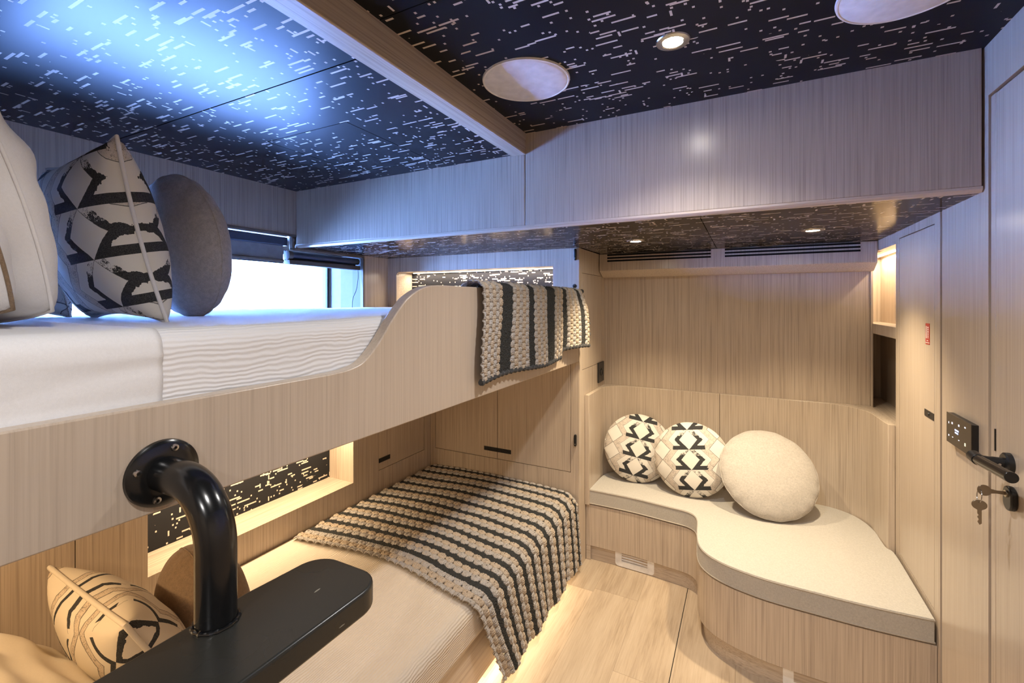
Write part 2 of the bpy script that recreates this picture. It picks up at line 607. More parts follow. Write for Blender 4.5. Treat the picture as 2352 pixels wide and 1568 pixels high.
def copy_tree(o, loc=None, label=None, parent=None):
    c = o.copy()
    C.objects.link(c)
    if parent is not None:
        c.parent = parent
    if loc is not None:
        c.location = loc
    if label:
        c['label'] = label
    for ch in list(o.children):
        copy_tree(ch, None, None, c)
    return c


def arc(cx, cy, r, a0, a1, n=8):
    return [(cx + r * math.cos(math.radians(a0 + (a1 - a0) * i / n)), cy + r * math.sin(math.radians(a0 + (a1 - a0) * i / n))) for i in range(n + 1)]


def smooth(pts, n=4, closed=False):
    """Catmull-Rom through 2-D or 3-D points"""
    P = [Vector(p) for p in pts]
    N = len(P)
    out = []
    for i in range(N if closed else N - 1):
        g = (lambda k: P[k % N]) if closed else (lambda k: P[max(0, min(N - 1, k))])
        a, b, c, d = g(i - 1), g(i), g(i + 1), g(i + 2)
        for j in range(n):
            t = j / n
            out.append(0.5 * ((2 * b) + (c - a) * t + (2 * a - 5 * b + 4 * c - d) * t * t + (3 * b - a - 3 * c + d) * t ** 3))
    if not closed:
        out.append(P[-1])
    return [tuple(p) for p in out]


# ------------------------------------------------------------------ the room
XR, XL, XW, XB = 0.585, -2.235, -1.86, -0.83       # right wall, upper left wall, lower left wall, bunk front
YS, YH, YA, YB = 1.70, 2.43, 2.82, 2.95            # soffit front, head wall, ventilation panel, alcove back
ZU, ZC, ZL = 1.806, 2.20, 2.12                      # soffit underside, ceiling, ceiling over the bunk

structure('floor', MB().box(-1.95, 0.70, -1.62, 3.0, -0.05, 0.0), M['floor'])
structure('trim_1', MB().box(-0.2695, -0.2665, -1.55, 2.60, 0.0, 0.0008), M['black_matte'])

c = MB()
c.box(-0.84, 0.62, 0.8485, YS + 0.01, ZC, ZC + 0.03).box(-0.84, 0.62, -1.62, 0.8455, ZC, ZC + 0.03).box(-0.84, 0.62, -1.62, YS, ZC + 0.031, ZC + 0.05)
structure('ceiling', c, M['lam_ceiling'])
c = MB()
c.box(XL - 0.02, -0.86, -0.05, 0.8428, ZL, ZL + 0.03)
hx0, hx1, hy0, hy1, g = -1.64, -1.222, 1.124, 1.585, 0.0032
c.box(XL - 0.02, -0.86, 0.8472, hy0 - g, ZL, ZL + 0.03).box(XL - 0.02, hx0 - g, hy0 - g, hy1 + g, ZL, ZL + 0.03)
c.box(hx1 + g, -0.86, hy0 - g, hy1 + g, ZL, ZL + 0.03).box(XL - 0.02, -0.86, hy1 + g, YS + 0.01, ZL, ZL + 0.03)
c.box(XL - 0.02, -0.86, -0.05, YS, ZL + 0.031, ZL + 0.05)
structure('ceiling.001', c, M['lam_ceiling'])
hatch = obj('access_hatch', MB().box(hx0, hx1, hy0, hy1, ZL, ZL + 0.028), M['lam_ceiling'])
setp(hatch, 'square access hatch cut into dash patterned ceiling above the upper bunk', 'hatch')
structure('trim_2', MB().box(-0.875, -0.808, -1.60, YS - 0.002, 2.113, ZC + 0.02), M['wood_y'], 0.003)   # beam
# soffit
c = MB().box(-0.8135, XR - 0.006, YS, YS + 0.02, ZU + 0.014, ZC + 0.02)
structure('trim_3', c, M['wood'], 0.002)
structure('trim_4', MB().box(XL - 0.02, -0.8165, YS, YS + 0.02, ZU + 0.014, ZL + 0.02), M['wood'], 0.002)
structure('trim_5', MB().prism([(YS, ZU + 0.0138), (YS, ZU + 0.006), (YS + 0.008, ZU - 0.002), (YS + 0.022, ZU - 0.002), (YS + 0.022, ZU + 0.0138)], 'x', -2.233, XR - 0.004), M['edge'])
c = MB()
c.box(-0.8155, -0.1465, YS + 0.0225, YB + 0.01, ZU, ZU + 0.012).box(-0.1435, XR + 0.01, YS + 0.0225, YB + 0.01, ZU, ZU + 0.012)
c.box(-2.26, -0.8185, YS + 0.0225, YH + 0.01, ZU, ZU + 0.012).box(-2.26, XR, YS + 0.0225, YH + 0.03, ZU + 0.0125, ZU + 0.02)
structure('ceiling.002', c, M['lam_under'])

# left wall above the bunk, round the window
c = MB()
c.box(XL - 0.06, XL, -0.05, YS, 1.874, ZL + 0.02)
c.box(XL - 0.06, XL, -0.05, 0.28, 1.15, 1.874)
c.box(XL - 0.06, XL, 2.206, YH + 0.2, 1.15, ZU + 0.01)
c.box(XL - 0.06, XL, 0.28, 2.206, 1.0, 1.17)
c.box(XL - 0.06, XL, YS, 2.206, 1.804, ZU + 0.3)
structure('wall_left', c, M['wood'])

# window: outer hull opening, frame, panes
XG = -2.56
w = MB()
w.box(XG - 0.03, XG, 0.2, 2.35, 1.80, 2.0).box(XG - 0.03, XG, 0.2, 2.35, 0.95, 1.17).box(XG - 0.03, XG, 0.1, 0.32, 1.17, 1.80).box(XG - 0.03, XG, 2.195, 2.40, 1.17, 1.80)
w.box(XG, XL - 0.06, 0.1, 2.40, 1.872, 1.90).box(XG, XL - 0.06, 0.1, 2.40, 1.14, 1.17).box(XG, XL - 0.06, 0.1, 0.29, 1.1, 1.9)
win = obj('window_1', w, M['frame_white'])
win['kind'] = 'structure'
w = MB().box(XG - 0.045, XG + 0.004, 2.186, 2.197, 1.17, 1.81).box(XG - 0.045, XG + 0.004, 0.315, 0.325, 1.17, 1.81).box(XG - 0.045, XG + 0.004, 0.315, 2.197, 1.17, 1.182)
obj('window_gasket', w, M['frame_dark'], win)
obj('window_pane', MB().box(XG - 0.012, XG - 0.008, 0.32, 2.19, 1.18, 1.80), M['glass'], win)
obj('window_jamb', MB().box(-2.445, -2.335, 2.203, 2.23, 1.15, 1.81), M['frame_grey'], win)
obj('window_jamb', MB().box(-2.56, -2.445, 2.203, 2.23, 1.15, 1.81), M['frame_white'], win)
obj('window_jamb', MB().box(-2.335, -2.237, 2.203, 2.23, 1.15, 1.81), M['frame_dark'], win)
obj('outer_reveal', MB().prism([(XG - 0.05, 2.19), (XG - 0.05, 2.3), (XG - 0.15, 2.3), (XG - 0.13, 2.175)], 'z', 1.0, 1.9), M['reveal'], win)
# stepped moulding round the window top and side
mo = MB()
mo.box(XL - 0.02, XL + 0.006, 0.25, YS - 0.003, 1.862, 1.876)
mo.box(XL - 0.02, XL + 0.006, 1.672, 1.688, 1.793, 1.862)
mo.box(XL - 0.02, XL + 0.006, 1.672, 2.206, 1.790, 1.8035)
mo.box(XL - 0.02, XL + 0.006, 2.194, 2.208, 1.17, 1.790)
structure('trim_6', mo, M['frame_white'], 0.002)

# blinds
b = thing('roller_blind', 'pale roller blind half lowered over the window, behind the grey round cushion', 'blind', (-2.27, 1.0, 1.85), group=None)
obj('cassette', MB().box(-2.30, -2.255, 0.30, 1.662, 1.812, 1.858), M['cassette'], b, 0.004)
obj('shade', MB().box(-2.286, -2.2835, 0.31, 1.655, 1.738, 1.815), M['blind'], b)
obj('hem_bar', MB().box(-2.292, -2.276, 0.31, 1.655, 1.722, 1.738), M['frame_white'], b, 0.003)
obj('hem_seal', MB().box(-2.289, -2.279, 0.31, 1.655, 1.715, 1.722), M['cassette'], b)
b = thing('roller_blind', 'dark roller blind rolled up under the soffit at the foot of the upper bunk', 'blind', (-2.25, 1.93, 1.76))
obj('roller', MB().prism(arc(-2.272, 1.766, 0.021, 0, 360, 20)[:-1], 'y', 1.69, 2.185), M['cassette'], b)
obj('end_cap', MB().prism(arc(-2.268, 1.762, 0.026, 0, 360, 20)[:-1], 'y', 1.664, 1.69), M['frame_grey'], b)
obj('hem_bar', MB().box(-2.29, -2.245, 1.668, 2.186, 1.711, 1.738), M['frame_grey'], b, 0.003)
obj('back_plate', MB().box(-2.30, -2.292, 1.67, 2.188, 1.715, 1.79), M['cassette'], b)
cd = obj('blind_cord', MB().tube(smooth([(-2.262, 2.178, 1.72), (-2.262, 2.18, 1.66), (-2.262, 2.165, 1.58), (-2.262, 2.135, 1.52), (-2.262, 2.13, 1.44)], 5), 0.0022, 8), M['black'])
setp(cd, 'thin dark cord hanging from the rolled up blind beside the window jamb', 'cord')

# head wall at the foot of both bunks
c = MB()
c.box(XL, -0.8505, YH, YH + 0.02, 1.15, 1.30).box(XL, -2.156, YH, YH + 0.02, 1.30, ZU).box(-0.987, -0.8505, YH, YH + 0.02, 1.30, ZU)
c.box(-2.156, -0.987, YH, YH + 0.02, 1.709, ZU).box(-2.156, -0.987, YH, YH + 0.02, 1.30, 1.34)
c.box(XL, XL + 0.003, YH - 0.23, YH, 1.4, 1.41)
c.prism([(-2.156, 1.709), (-2.156, 1.689), (-2.150, 1.703), (-2.136, 1.709)], 'y', YH, YH + 0.02)
structure('wall_back', c, M['wood'])
c = MB().box(-2.176, -2.156, YH + 0.02, YH + 0.18, 1.32, 1.729).box(-0.987, -0.967, YH + 0.02, YH + 0.18, 1.32, 1.729)
c.box(-2.156, -0.987, YH + 0.02, YH + 0.18, 1.709, 1.729).box(-2.156, -0.987, YH + 0.02, YH + 0.18, 1.32, 1.34)
structure('trim_7', c, M['wood_x'])
structure('wall_back.001', MB().box(-2.156, -0.987, YH + 0.165, YH + 0.175, 1.34, 1.709), M['lam_back'])
c = MB()
c.box(XW - 0.02, -0.8505, YH, YH + 0.02, 0.0, 0.5375).box(XW - 0.02, -1.8235, YH, YH + 0.02, 0.5375, 1.15).box(-0.8775, -0.8505, YH, YH + 0.02, 0.5375, 1.15)
c.box(XW - 0.02, -0.872, YH + 0.021, YH + 0.05, 0.0, 1.2)
structure('wall_back.002', c, M['wood'])
hc = thing('wall_cupboard', 'twin door oak cupboard in the wall at the foot of the lower bunk', 'cupboard', (-1.35, YH, 0.54))
for x0, x1, hxa, hxb in ((-1.8205, -1.3545, -1.447, -1.3545), (-1.3515, -0.8805, -1.3515, -1.259)):
    d = obj('door', MB().box(x0, x1, YH, YH + 0.019, 0.5405, 1.148), M['wood'], hc, 0.001)
    h = MB().box(hxa, hxb, YH - 0.0025, YH + 0.001, 0.582, 0.607)
    for k in range(3):
        xx = hxa + 0.02 + k * 0.025
        h.lathe([(0, -0.0045), (0.004, -0.0045), (0.005, -0.0025)], (xx, YH, 0.595), 'y', 12)
    obj('handle', h, M['black'], d, label='black recessed pull')

# left wall under the upper bunk, with its lit niche
NY0, NY1, NZ0, NZ1, ND = 0.825, 1.76, 0.537, 0.862, 0.18
c = MB()
T = 0.02
c.box(XW - T, XW, -0.05, 0.6305, 0, 1.165).box(XW - T, XW, 0.6335, NY0, 0, 1.165).box(XW - T, XW, NY0, NY1, 0, NZ0).box(XW - T, XW, NY0, NY1, NZ1, 1.165)
c.box(XW - T, XW, NY1, 1.948, 0, 1.165).box(XW - T, XW, 1.948, 2.362, 0, 0.539).box(XW - T, XW, 2.362, YH, 0, 1.165).box(XW - T, XW, 1.948, 2.362, 1.105, 1.165)
c.box(XW - 0.06, XW - T - 0.001, -0.05, NY0 - 0.03, 0, 1.165).box(XW - 0.06, XW - T - 0.001, NY1 + 0.03, YH, 0, 1.165)
structure('wall_left.001', c, M['wood'])
c = MB().box(XW - ND, XW - T, NY0 - 0.02, NY0, NZ0 - 0.02, NZ1 + 0.02).box(XW - ND, XW - T, NY1, NY1 + 0.02, NZ0 - 0.02, NZ1 + 0.02)
structure('trim_8', c, M['wood'])
c = MB().box(XW - ND, XW - T, NY0, NY1, NZ0 - 0.02, NZ0).box(XW - ND, XW - T, NY0, NY1, NZ1, NZ1 + 0.02)
structure('trim_9', c, M['wood_y'])
structure('wall_left.002', MB().box(XW - ND - 0.01, XW - ND, NY0 - 0.02, NY1 + 0.02, NZ0 - 0.02, NZ1 + 0.02), M['lam_side'])
lc = thing('wall_cupboard', 'single door oak cupboard in the side wall under the upper bunk', 'cupboard', (XW, 2.155, 0.54))
d = obj('door', MB().box(XW - 0.019, XW, 1.9505, 2.3595, 0.5415, 1.103), M['wood'], lc, 0.001)
obj('handle', MB().box(XW - 0.001, XW + 0.0025, 1.9505, 2.04, 0.582, 0.607), M['black'], d, label='black recessed pull')

# head end of the bunks (out of the picture, closes the bunk space)
structure('wall_front', MB().box(-2.62, -0.86, -0.09, -0.04, 0, 2.2), M['wood'])
c = MB().box(-0.90, 0.64, -1.66, -1.60, 0, 2.25)
structure('wall_front.001', c, M['wood'])
structure('wall_left.003', MB().box(-0.93, -0.87, -1.62, -0.06, 0, 2.25), M['wood'])

# alcove: left side, back
c = MB()
c.box(-0.85, XB, YH + 0.02, YB + 0.05, 0, 1.1115).box(-0.85, XB, YH, 2.4865, 1.1115, ZU).box(-0.85, XB, 2.8765, YB + 0.05, 1.1115, ZU)
c.box(-0.85, XB, 2.4865, 2.8765, 1.6685, ZU).box(-0.87, -0.851, YH + 0.021, YB + 0.05, 0, ZU)
c.box(-0.85, XB, YH, YH + 0.02, 0.02, 1.1115)
structure('wall_left.004', c, M['wood'])
ac_ = thing('wall_cupboard', 'slim oak cupboard door above the black socket on the left of the bench', 'cupboard', (XB, 2.68, 1.11))
obj('door', MB().box(-0.849, XB, 2.4885, 2.8745, 1.1135, 1.6665), M['wood'], ac_, 0.001)
so = thing('power_socket', 'black power socket on the narrow oak wall left of the bench', 'socket', (XB, 2.845, 1.055))
pl = MB().box(XB, XB + 0.010, 2.785, 2.905, 0.99, 1.118)
obj('cover_plate', pl, M['black'], so, 0.004)
obj('socket_well', MB().lathe([(0, 0.0105), (0.018, 0.0105), (0.020, 0.014), (0.023, 0.014), (0.024, 0.009)], (XB, 2.845, 1.054), 'x', 28), M['black_gloss'], so)
structure('wall_back.003', MB().box(-0.85, 0.577, YB, YB + 0.02, 0, ZU), M['wood'])
structure('trim_10', MB().box(0.578, XR + 0.003, YB - 0.01, YB + 0.03, 0.95, 1.70), M['wood'], 0.001)

# ventilation cover above the bench
ac = thing('ventilation_cover', 'long oak cover with two black slotted air outlets above the bench alcove', 'air vent', (-0.12, YA, 1.70))
prof = [(YA, ZU - 0.001), (YA - 0.002, 1.700), (YA + 0.002, 1.696), (YA + 0.062, 1.664), (YA + 0.072, 1.660), (YB - 0.001, 1.660), (YB - 0.001, ZU - 0.001)]
obj('casing', MB().prism(prof, 'x', XB + 0.004, XR - 0.003), M['wood'], ac, 0.002)
for x0, x1 in ((-0.775, -0.175), (-0.103, 0.513)):
    for k in range(3):
        z1 = 1.8015 - k * 0.0185
        obj('slot', MB().box(x0, x1, YA - 0.0030, YA + 0.01, z1 - 0.0095, z1), M['black_matte'], ac)

# right wall
c = MB()
R2 = XR + 0.02
c.box(XR, R2, 2.53, YB, 1.34, 1.39).box(XR, R2, 2.53, YB + 0.01, 0.0, 0.955).box(XR, R2, 2.53, YA + 0.02, 1.755, ZU)
c.box(XR, R2, 2.4795, 2.53, 0, ZU).box(XR, R2, 2.0735, 2.4795, 1.7735, ZU).box(XR, R2, 2.0735, 2.4795, 0, 0.426).box(XR, R2, 2.022, 2.0735, 0, ZU)
c.box(R2 + 0.001, R2 + 0.03, 1.60, 2.53, 0, ZU)
structure('wall_right', c, M['wood'])
c = MB().box(XR, R2, 1.681, 2.006, 0, ZC + 0.02).box(XR, R2, -1.62, 0.70, 0, ZC + 0.02).box(XR, R2, 0.70, 1.681, 2.06, ZC + 0.02)
structure('wall_right.001', c, M['door'])
structure('trim_11', MB().box(R2 - 0.008, R2, 2.0065, 2.0215, 0, ZU), M['gap'])
structure('trim_12', MB().box(XR + 0.003, R2, 1.649, 1.676, 0, 2.055), M['door'], 0.002)
# niches in the right wall
c = MB()
NYE = 3.28
c.box(0.69, 0.71, 2.50, NYE, 0.93, 1.78).box(R2 - 0.03, 0.71, NYE, NYE + 0.02, 0.93, 1.78).box(R2, 0.69, 2.51, 2.53, 0.93, 1.78)
structure('wall_right.002', c, M['wood'])
c = MB().box(R2, 0.69, 2.53, NYE, 1.755, 1.775).box(R2, 0.69, 2.53, NYE, 1.342, 1.388).box(R2, 0.69, 2.53, NYE, 0.935, 0.955).box(0.575, R2, YB + 0.03, NYE, 1.342, 1.388)
c.box(0.56, R2, YB + 0.031, NYE, 0.935, 0.955).box(0.56, R2, YB + 0.031, NYE, 1.755, 1.775)
c.box(0.545, 0.56, YB + 0.025, NYE, 0.93, 1.78)
structure('trim_13', c, M['wood_y'])

wd = thing('wardrobe_door', 'tall flush oak locker door with a red sticker beside the bench', 'door', (XR, 2.28, 0.43))
d = obj('door_leaf', MB().box(XR, R2 - 0.001, 2.0765, 2.4765, 0.4295, 1.7705), M['door'], wd, 0.001)
k = MB().box(XR - 0.0012, XR + 0.002, 2.078, 2.170, 1.086, 1.111)
k.lathe([(0, -0.004), (0.005, -0.004), (0.006, -0.001)], (XR, 2.125, 1.099), 'x', 16)
obj('door_catch', k, M['black'], d, label='black flush catch')
st = MB().box(XR - 0.0008, XR, 2.118, 2.160, 1.348, 1.424)
stk = obj('sticker', st, M['red'], d, label='small red sticker with white print')
pw = MB()
rnd = random.Random(4)
pw.box(XR - 0.0012, XR - 0.0006, 2.146, 2.154, 1.370, 1.414)
zz = 1.412
while zz > 1.372:
    h = rnd.uniform(0.004, 0.010)
    pw.box(XR - 0.0012, XR - 0.0006, 2.128, 2.138, max(zz - h, 1.371), zz)
    zz -= h + 0.0025
pw.box(XR - 0.0012, XR - 0.0006, 2.132, 2.146, 1.360, 1.363).box(XR - 0.0012, XR - 0.0006, 2.120, 2.158, 1.353, 1.3555)
obj('print', pw, M['print_white'], stk)

# the cabin door
dr = obj('door_1', MB().box(XR + 0.002, R2, 0.704, 1.6455, 0.006, 2.052), M['door'], None, 0.002)
dr['kind'] = 'structure'
obj('strike_slot', MB().box(XR, XR + 0.004, 1.6460, 1.6490, 1.108, 1.166), M['black'], dr)
lv = thing('door_lever', 'black lever handle on the oak cabin door below the touch panel', 'door handle', (XR, 1.575, 1.098))
obj('rose', MB().lathe([(0, -0.011), (0.022, -0.011), (0.0255, -0.008), (0.0262, 0.002), (0, 0.002)], (XR, 1.572, 1.098), 'x', 40), M['black'], lv)
nk = [(XR - 0.008, 1.572, 1.098), (XR - 0.035, 1.574, 1.099), (XR - 0.055, 1.578, 1.101), (XR - 0.060, 1.590, 1.103)]
obj('neck', MB().tube(smooth([(XR - 0.006, 1.572, 1.098), (XR - 0.030, 1.573, 1.098), (XR - 0.052, 1.574, 1.099), (XR - 0.060, 1.574, 1.100)], 4), [0.0125] * 5 + [0.0115] * 4 + [0.011] * 4, 20), M['black'], lv)
obj('collar', MB().tube([(XR - 0.060, 1.592, 1.103), (XR - 0.060, 1.560, 1.101)], 0.0142, 24), M['black'], lv, 0.001)
obj('grip', MB().tube([(XR - 0.060, 1.566, 1.101), (XR - 0.060, 1.400, 1.111)], 0.0125, 24), M['black_gloss'], lv, 0.001)
obj('set_screw', MB().lathe([(0, -0.0015), (0.003, -0.0015), (0.003, 0.001)], (XR - 0.022, 1.5595, 1.096), 'y', 12), M['chrome'], lv)
lk = thing('door_lock', 'black oval keyhole plate on the oak cabin door under the lever handle', 'lock', (XR, 1.553, 1.018))
ov = []
for p in arc(1.553, 1.026, 0.021, 0, 180, 14) + arc(1.553, 1.008, 0.021, 180, 360, 14):
    ov.append(p)
obj('escutcheon', MB().prism(ov, 'x', XR - 0.012, XR + 0.001), M['black'], lk, 0.003)
obj('cylinder', MB().lathe([(0, -0.015), (0.0085, -0.015), (0.009, -0.011), (0.009, 0.0)], (XR, 1.553, 1.028), 'x', 24), M['brass'], lk)


ky = thing('key_bunch', 'two metal keys on a ring, one in the lock of the cabin door', 'keys', (XR - 0.04, 1.55, 1.0))
m = MB()
kz = 1.0285
bow = arc(XR - 0.052, kz, 0.0135, 25, 335, 22)
m.prism(bow + [(XR - 0.030, kz - 0.004), (XR - 0.010, kz - 0.004), (XR - 0.010, kz + 0.004), (XR - 0.030, kz + 0.004)], 'y', 1.552, 1.5545)
obj('key', m, M['brass'], ky, 0.0004)
obj('ring', MB().tube([(XR - 0.061 + 0.0015 * math.sin(a), 1.5533 + 0.013 * math.cos(a), 1.0130 + 0.0165 * math.sin(a)) for a in [2 * PI * i / 28 for i in range(28)]], 0.0011, 8, True), M['chrome'], ky)
m = MB()
bz = 0.990
b2 = [(XR - 0.0612 + 0.015 * math.cos(math.radians(a)), bz + 0.0125 * math.sin(math.radians(a))) for a in range(-65, 246, 14)]
xk = XR - 0.0612
blade = [(xk - 0.004, bz - 0.013), (xk - 0.004, bz - 0.022), (xk - 0.001, bz - 0.026), (xk - 0.004, bz - 0.031), (xk - 0.001, bz - 0.037), (xk - 0.0035, bz - 0.043), (xk, bz - 0.050), (xk + 0.0045, bz - 0.046), (xk + 0.0045, bz - 0.013)]
m.prism(b2 + blade, 'y', 1.5520, 1.5545)
obj('key', m, M['brass'], ky, 0.0004)

# touch panel
tp = thing('touch_panel', 'dark glass touch panel with lit icons on the oak panel beside the cabin door', 'control panel', (XR, 1.82, 1.105))
obj('housing', MB().box(XR - 0.014, XR + 0.001, 1.737, 1.911, 1.062, 1.152), M['black'], tp, 0.001)
obj('glass_face', MB().box(XR - 0.0165, XR - 0.0142, 1.736, 1.912, 1.061, 1.153), M['touch'], tp)
icons = [(0.90, 0.68, .003, .006, 'icon'), (0.75, 0.72, .007, .006, 'icon'), (0.47, 0.76, .007, .006, 'icon'), (0.22, 0.81, .007, .004, 'icon'),
         (0.90, 0.24, .005, .005, 'icon'), (0.73, 0.25, .006, .0022, 'icon'), (0.47, 0.27, .006, .0022, 'icon'), (0.22, 0.26, .006, .009, 'icon_yellow')]
xf = XR - 0.0172
for fu, fz, w_, h_, mt in icons:
    yy, zc = 1.737 + fu * 0.174, 1.062 + fz * 0.09
    q = MB().box(xf, xf + 0.001, yy - w_ / 2, yy + w_ / 2, zc - h_ / 2, zc + h_ / 2)
    obj('icon', q, M[mt], tp)
q = MB()
for row, zc, segs in ((0, 1.1115, ((.60, .635), (.565, .595), (.52, .56), (.48, .515))), (1, 1.1035, ((.61, .63), (.55, .60), (.50, .54)))):
    for a, b_ in segs:
        q.box(xf, xf + 0.001, 1.737 + a * 0.174, 1.737 + b_ * 0.174, zc - 0.0022, zc + 0.0022)
obj('readout', q, M['icon_blue'], tp)


# black catches on the foot post
def catch_mesh(z):
    m_ = MB().prism([(-0.849 + 0.0085 * math.cos(a) * 0.9, z + (0.024 if math.sin(a) >= 0 else -0.024) + 0.009 * math.sin(a)) for a in [2 * PI * i / 24 for i in range(24)]], 'y', YH - 0.014, YH)
    return m_


for z, lab in ((1.768, 'black oblong catch on the oak edge under the soffit by the upper bunk'), (0.725, 'black oblong catch on the oak edge at the foot of the lower bunk')):
    ct = thing('door_catch', lab, 'catch', (-0.849, YH, z), group=None)
    obj('body', catch_mesh(z), M['black_gloss'], ct, 0.004, 3)
    obj('screw', MB().lathe([(0, -0.0155), (0.003, -0.0155), (0.0035, -0.0135)], (-0.849, YH, z - 0.02), 'y', 12), M['chrome'], ct)

# unseen outer shell, added to keep daylight out of the joints
c = MB()
c.box(-2.66, 0.80, -1.72, 3.40, 2.27, 2.30).box(0.77, 0.80, -1.72, 3.40, -0.08, 2.27).box(-2.66, 0.77, 3.37, 3.40, -0.08, 2.27).box(-2.66, 0.77, -1.72, -1.69, -0.08, 2.27)
c.box(-2.66, 0.77, -1.69, 3.37, -0.08, -0.055).box(-2.64, -2.60, -1.69, 0.29, -0.055, 2.27).box(-2.64, -2.60, 2.42, 3.37, -0.055, 2.27).box(-2.64, -2.60, 0.29, 2.42, 1.83, 2.27).box(-2.64, -2.60, 0.29, 2.42, -0.055, 1.16)
structure('wall_light_seal', c, M['gap'])
structure('wall_right.003', MB().box(XR + 0.0005, R2, 2.0065, 2.62, ZU + 0.001, ZC + 0.02).box(XR + 0.0005, R2, 1.68, 2.0065, ZC, ZC + 0.05), M['wood'])

# ------------------------------------------------------------------ lamps and speakers
def downlight(x, y, z, label, group, first=None):
    if first is not None:
        return copy_tree(first, (x, y, z), label)
    t = thing('downlight', label, 'ceiling light', (x, y, z), group=group)
    obj('trim_ring', MB().lathe([(0.026, 0.006), (0.0265, -0.003), (0.030, -0.005), (0.042, -0.003), (0.044, 0.0), (0.044, 0.003)], (x, y, z), 'z', 48), M['chrome'], t)
    obj('lamp_lens', MB().lathe([(0, -0.0015), (0.024, -0.0015), (0.0262, 0.002)], (x, y, z), 'z', 40), M['lens'], t)
    return t


dl = downlight(*CEILING_AND_FILL_SPOTS[0], ZC, 'bright recessed downlight in the dark ceiling between two white speakers', None)
fill_lights = [downlight(x, y, ZC, 'added fill downlight in the dark ceiling, out of view', None, dl) for x, y in CEILING_AND_FILL_SPOTS[1:]]  # unseen fixtures added to go with the fill lights
for o in fill_lights:
    o['group'] = 'added fill downlights out of view'
downlight(*ALCOVE_SPOTS[0], ZU, 'small downlight under the soffit above the two patterned round cushions', None, dl)
downlight(*ALCOVE_SPOTS[1], ZU, 'small downlight under the soffit nearer the oak locker door', None, dl)


def speaker(x, y, label, first=None):
    if first is not None:
        return copy_tree(first, (x, y, ZC), label)
    t = thing('ceiling_speaker', label, 'speaker', (x, y, ZC))
    obj('grille', MB().lathe([(0, -0.0085), (0.125, -0.0075), (0.1305, -0.005)], (x, y, ZC), 'z', 72), M['speaker'], t)
    obj('rim', MB().lathe([(0.130, -0.0045), (0.1325, -0.0065), (0.1365, -0.0055), (0.138, 0.0), (0.130, 0.0)], (x, y, ZC), 'z', 72), M['white'], t)
    return t


sp = speaker(-0.616, 1.292, 'round white ceiling speaker next to the oak ceiling beam')
speaker(0.325, 1.290, 'round white ceiling speaker cut off by the top edge, near the cabin door', sp)

# LED strips (visible diodes)
for n, bx in (('lower niche', (XW - 0.055, XW - 0.043, NY0 + 0.02, NY1 - 0.02, NZ1 - 0.004, NZ1)), ('upper niche', (-2.12, -1.02, YH + 0.135, YH + 0.147, 1.705, 1.709)),
              ('side niche', (0.648, 0.662, 2.80, 3.24, 1.751, 1.755)), ('lower bunk base', (-0.935, -0.918, 0.05, 2.35, 0.064, 0.069)),
              ('upper bunk underside', (-1.8, -0.92, 0.08, 0.092, 1.163, 1.168))):
    s_ = obj('led_strip', MB().box(*bx), M['led'])
    setp(s_, {'lower niche': 'lit strip in the top of the niche beside the lower bunk', 'upper niche': 'lit strip in the top of the niche at the foot of the upper bunk',
              'side niche': 'lit strip in the top of the small niche in the right wall', 'lower bunk base': 'lit strip under the lower bunk washing the floor',
              'upper bunk underside': 'lit strip under the upper bunk at its head end'}[n], 'light strip')

# ------------------------------------------------------------------ upper bunk
ub = thing('bunk_bed', 'upper bunk with a pale oak rail that sweeps up to a high end', 'bunk bed', (-1.5, 1.2, 1.167))
top = [(-0.06, 1.337), (0.30, 1.337), (0.62, 1.338), (0.735, 1.339), (0.785, 1.344), (0.825, 1.358), (0.871, 1.397), (0.917, 1.450), (0.957, 1.491), (0.992, 1.518), (1.051, 1.543), (1.121, 1.552), (1.25, 1.552)]
prof = smooth(top, 4) + [(YH - 0.003, 1.560), (YH - 0.003, 1.167), (-0.06, 1.167)]
obj('rail', MB().prism(prof, 'x', XB - 0.032, XB), M['rail'], ub, 0.003)
obj('platform', MB().box(XL + 0.003, XB - 0.034, -0.035, YH - 0.003, 1.172, 1.192), M['wood_y'], ub)


def bed_surface(x_front, x_back, y0, y1, ztop, zbot, rad, nx, ny, fn=None, closed_end=True):
    """a cover lying over a mattress: top, rounded front edge, front drop. UV: u along the bed, v across (metres)"""
    bm = bmesh.new()
    uvl = bm.loops.layers.uv.new('UVMap')
    path = []
    L = 0
    pts = []
    n1 = nx
    for i in range(n1 + 1):
        pts.append((x_back + (x_front - rad - x_back) * i / n1, ztop))
    for i in range(1, 9):
        a = PI / 2 * (1 - i / 8)
        pts.append((x_front - rad + rad * math.cos(a), ztop - rad + rad * math.sin(a)))
    nd = max(2, int((ztop - rad - zbot) / 0.008))
    for i in range(1, nd + 1):
        pts.append((x_front, ztop - rad - (ztop - rad - zbot) * i / nd))
    acc = [0]
    for a, b in zip(pts, pts[1:]):
        acc.append(acc[-1] + math.hypot(b[0] - a[0], b[1] - a[1]))
    grid = []
    for j in range(ny + 1):
        y = y0 + (y1 - y0) * j / ny
        row = []
        for i, (x, z) in enumerate(pts):
            p = Vector((x, y, z))
            if fn:
                p = fn(p, acc[i], y)
            row.append(bm.verts.new(p))
        grid.append(row)
    for j in range(ny):
        for i in range(len(pts) - 1):
            f = bm.faces.new((grid[j][i], grid[j][i + 1], grid[j + 1][i + 1], grid[j + 1][i]))
            for lp, (ii, jj) in zip(f.loops, ((i, j), (i + 1, j), (i + 1, j + 1), (i, j + 1))):
                lp[uvl].uv = (y0 + (y1 - y0) * jj / ny, acc[ii])
    bmesh.ops.recalc_face_normals(bm, faces=bm.faces)
    # the cloth's own thickness
    return bm


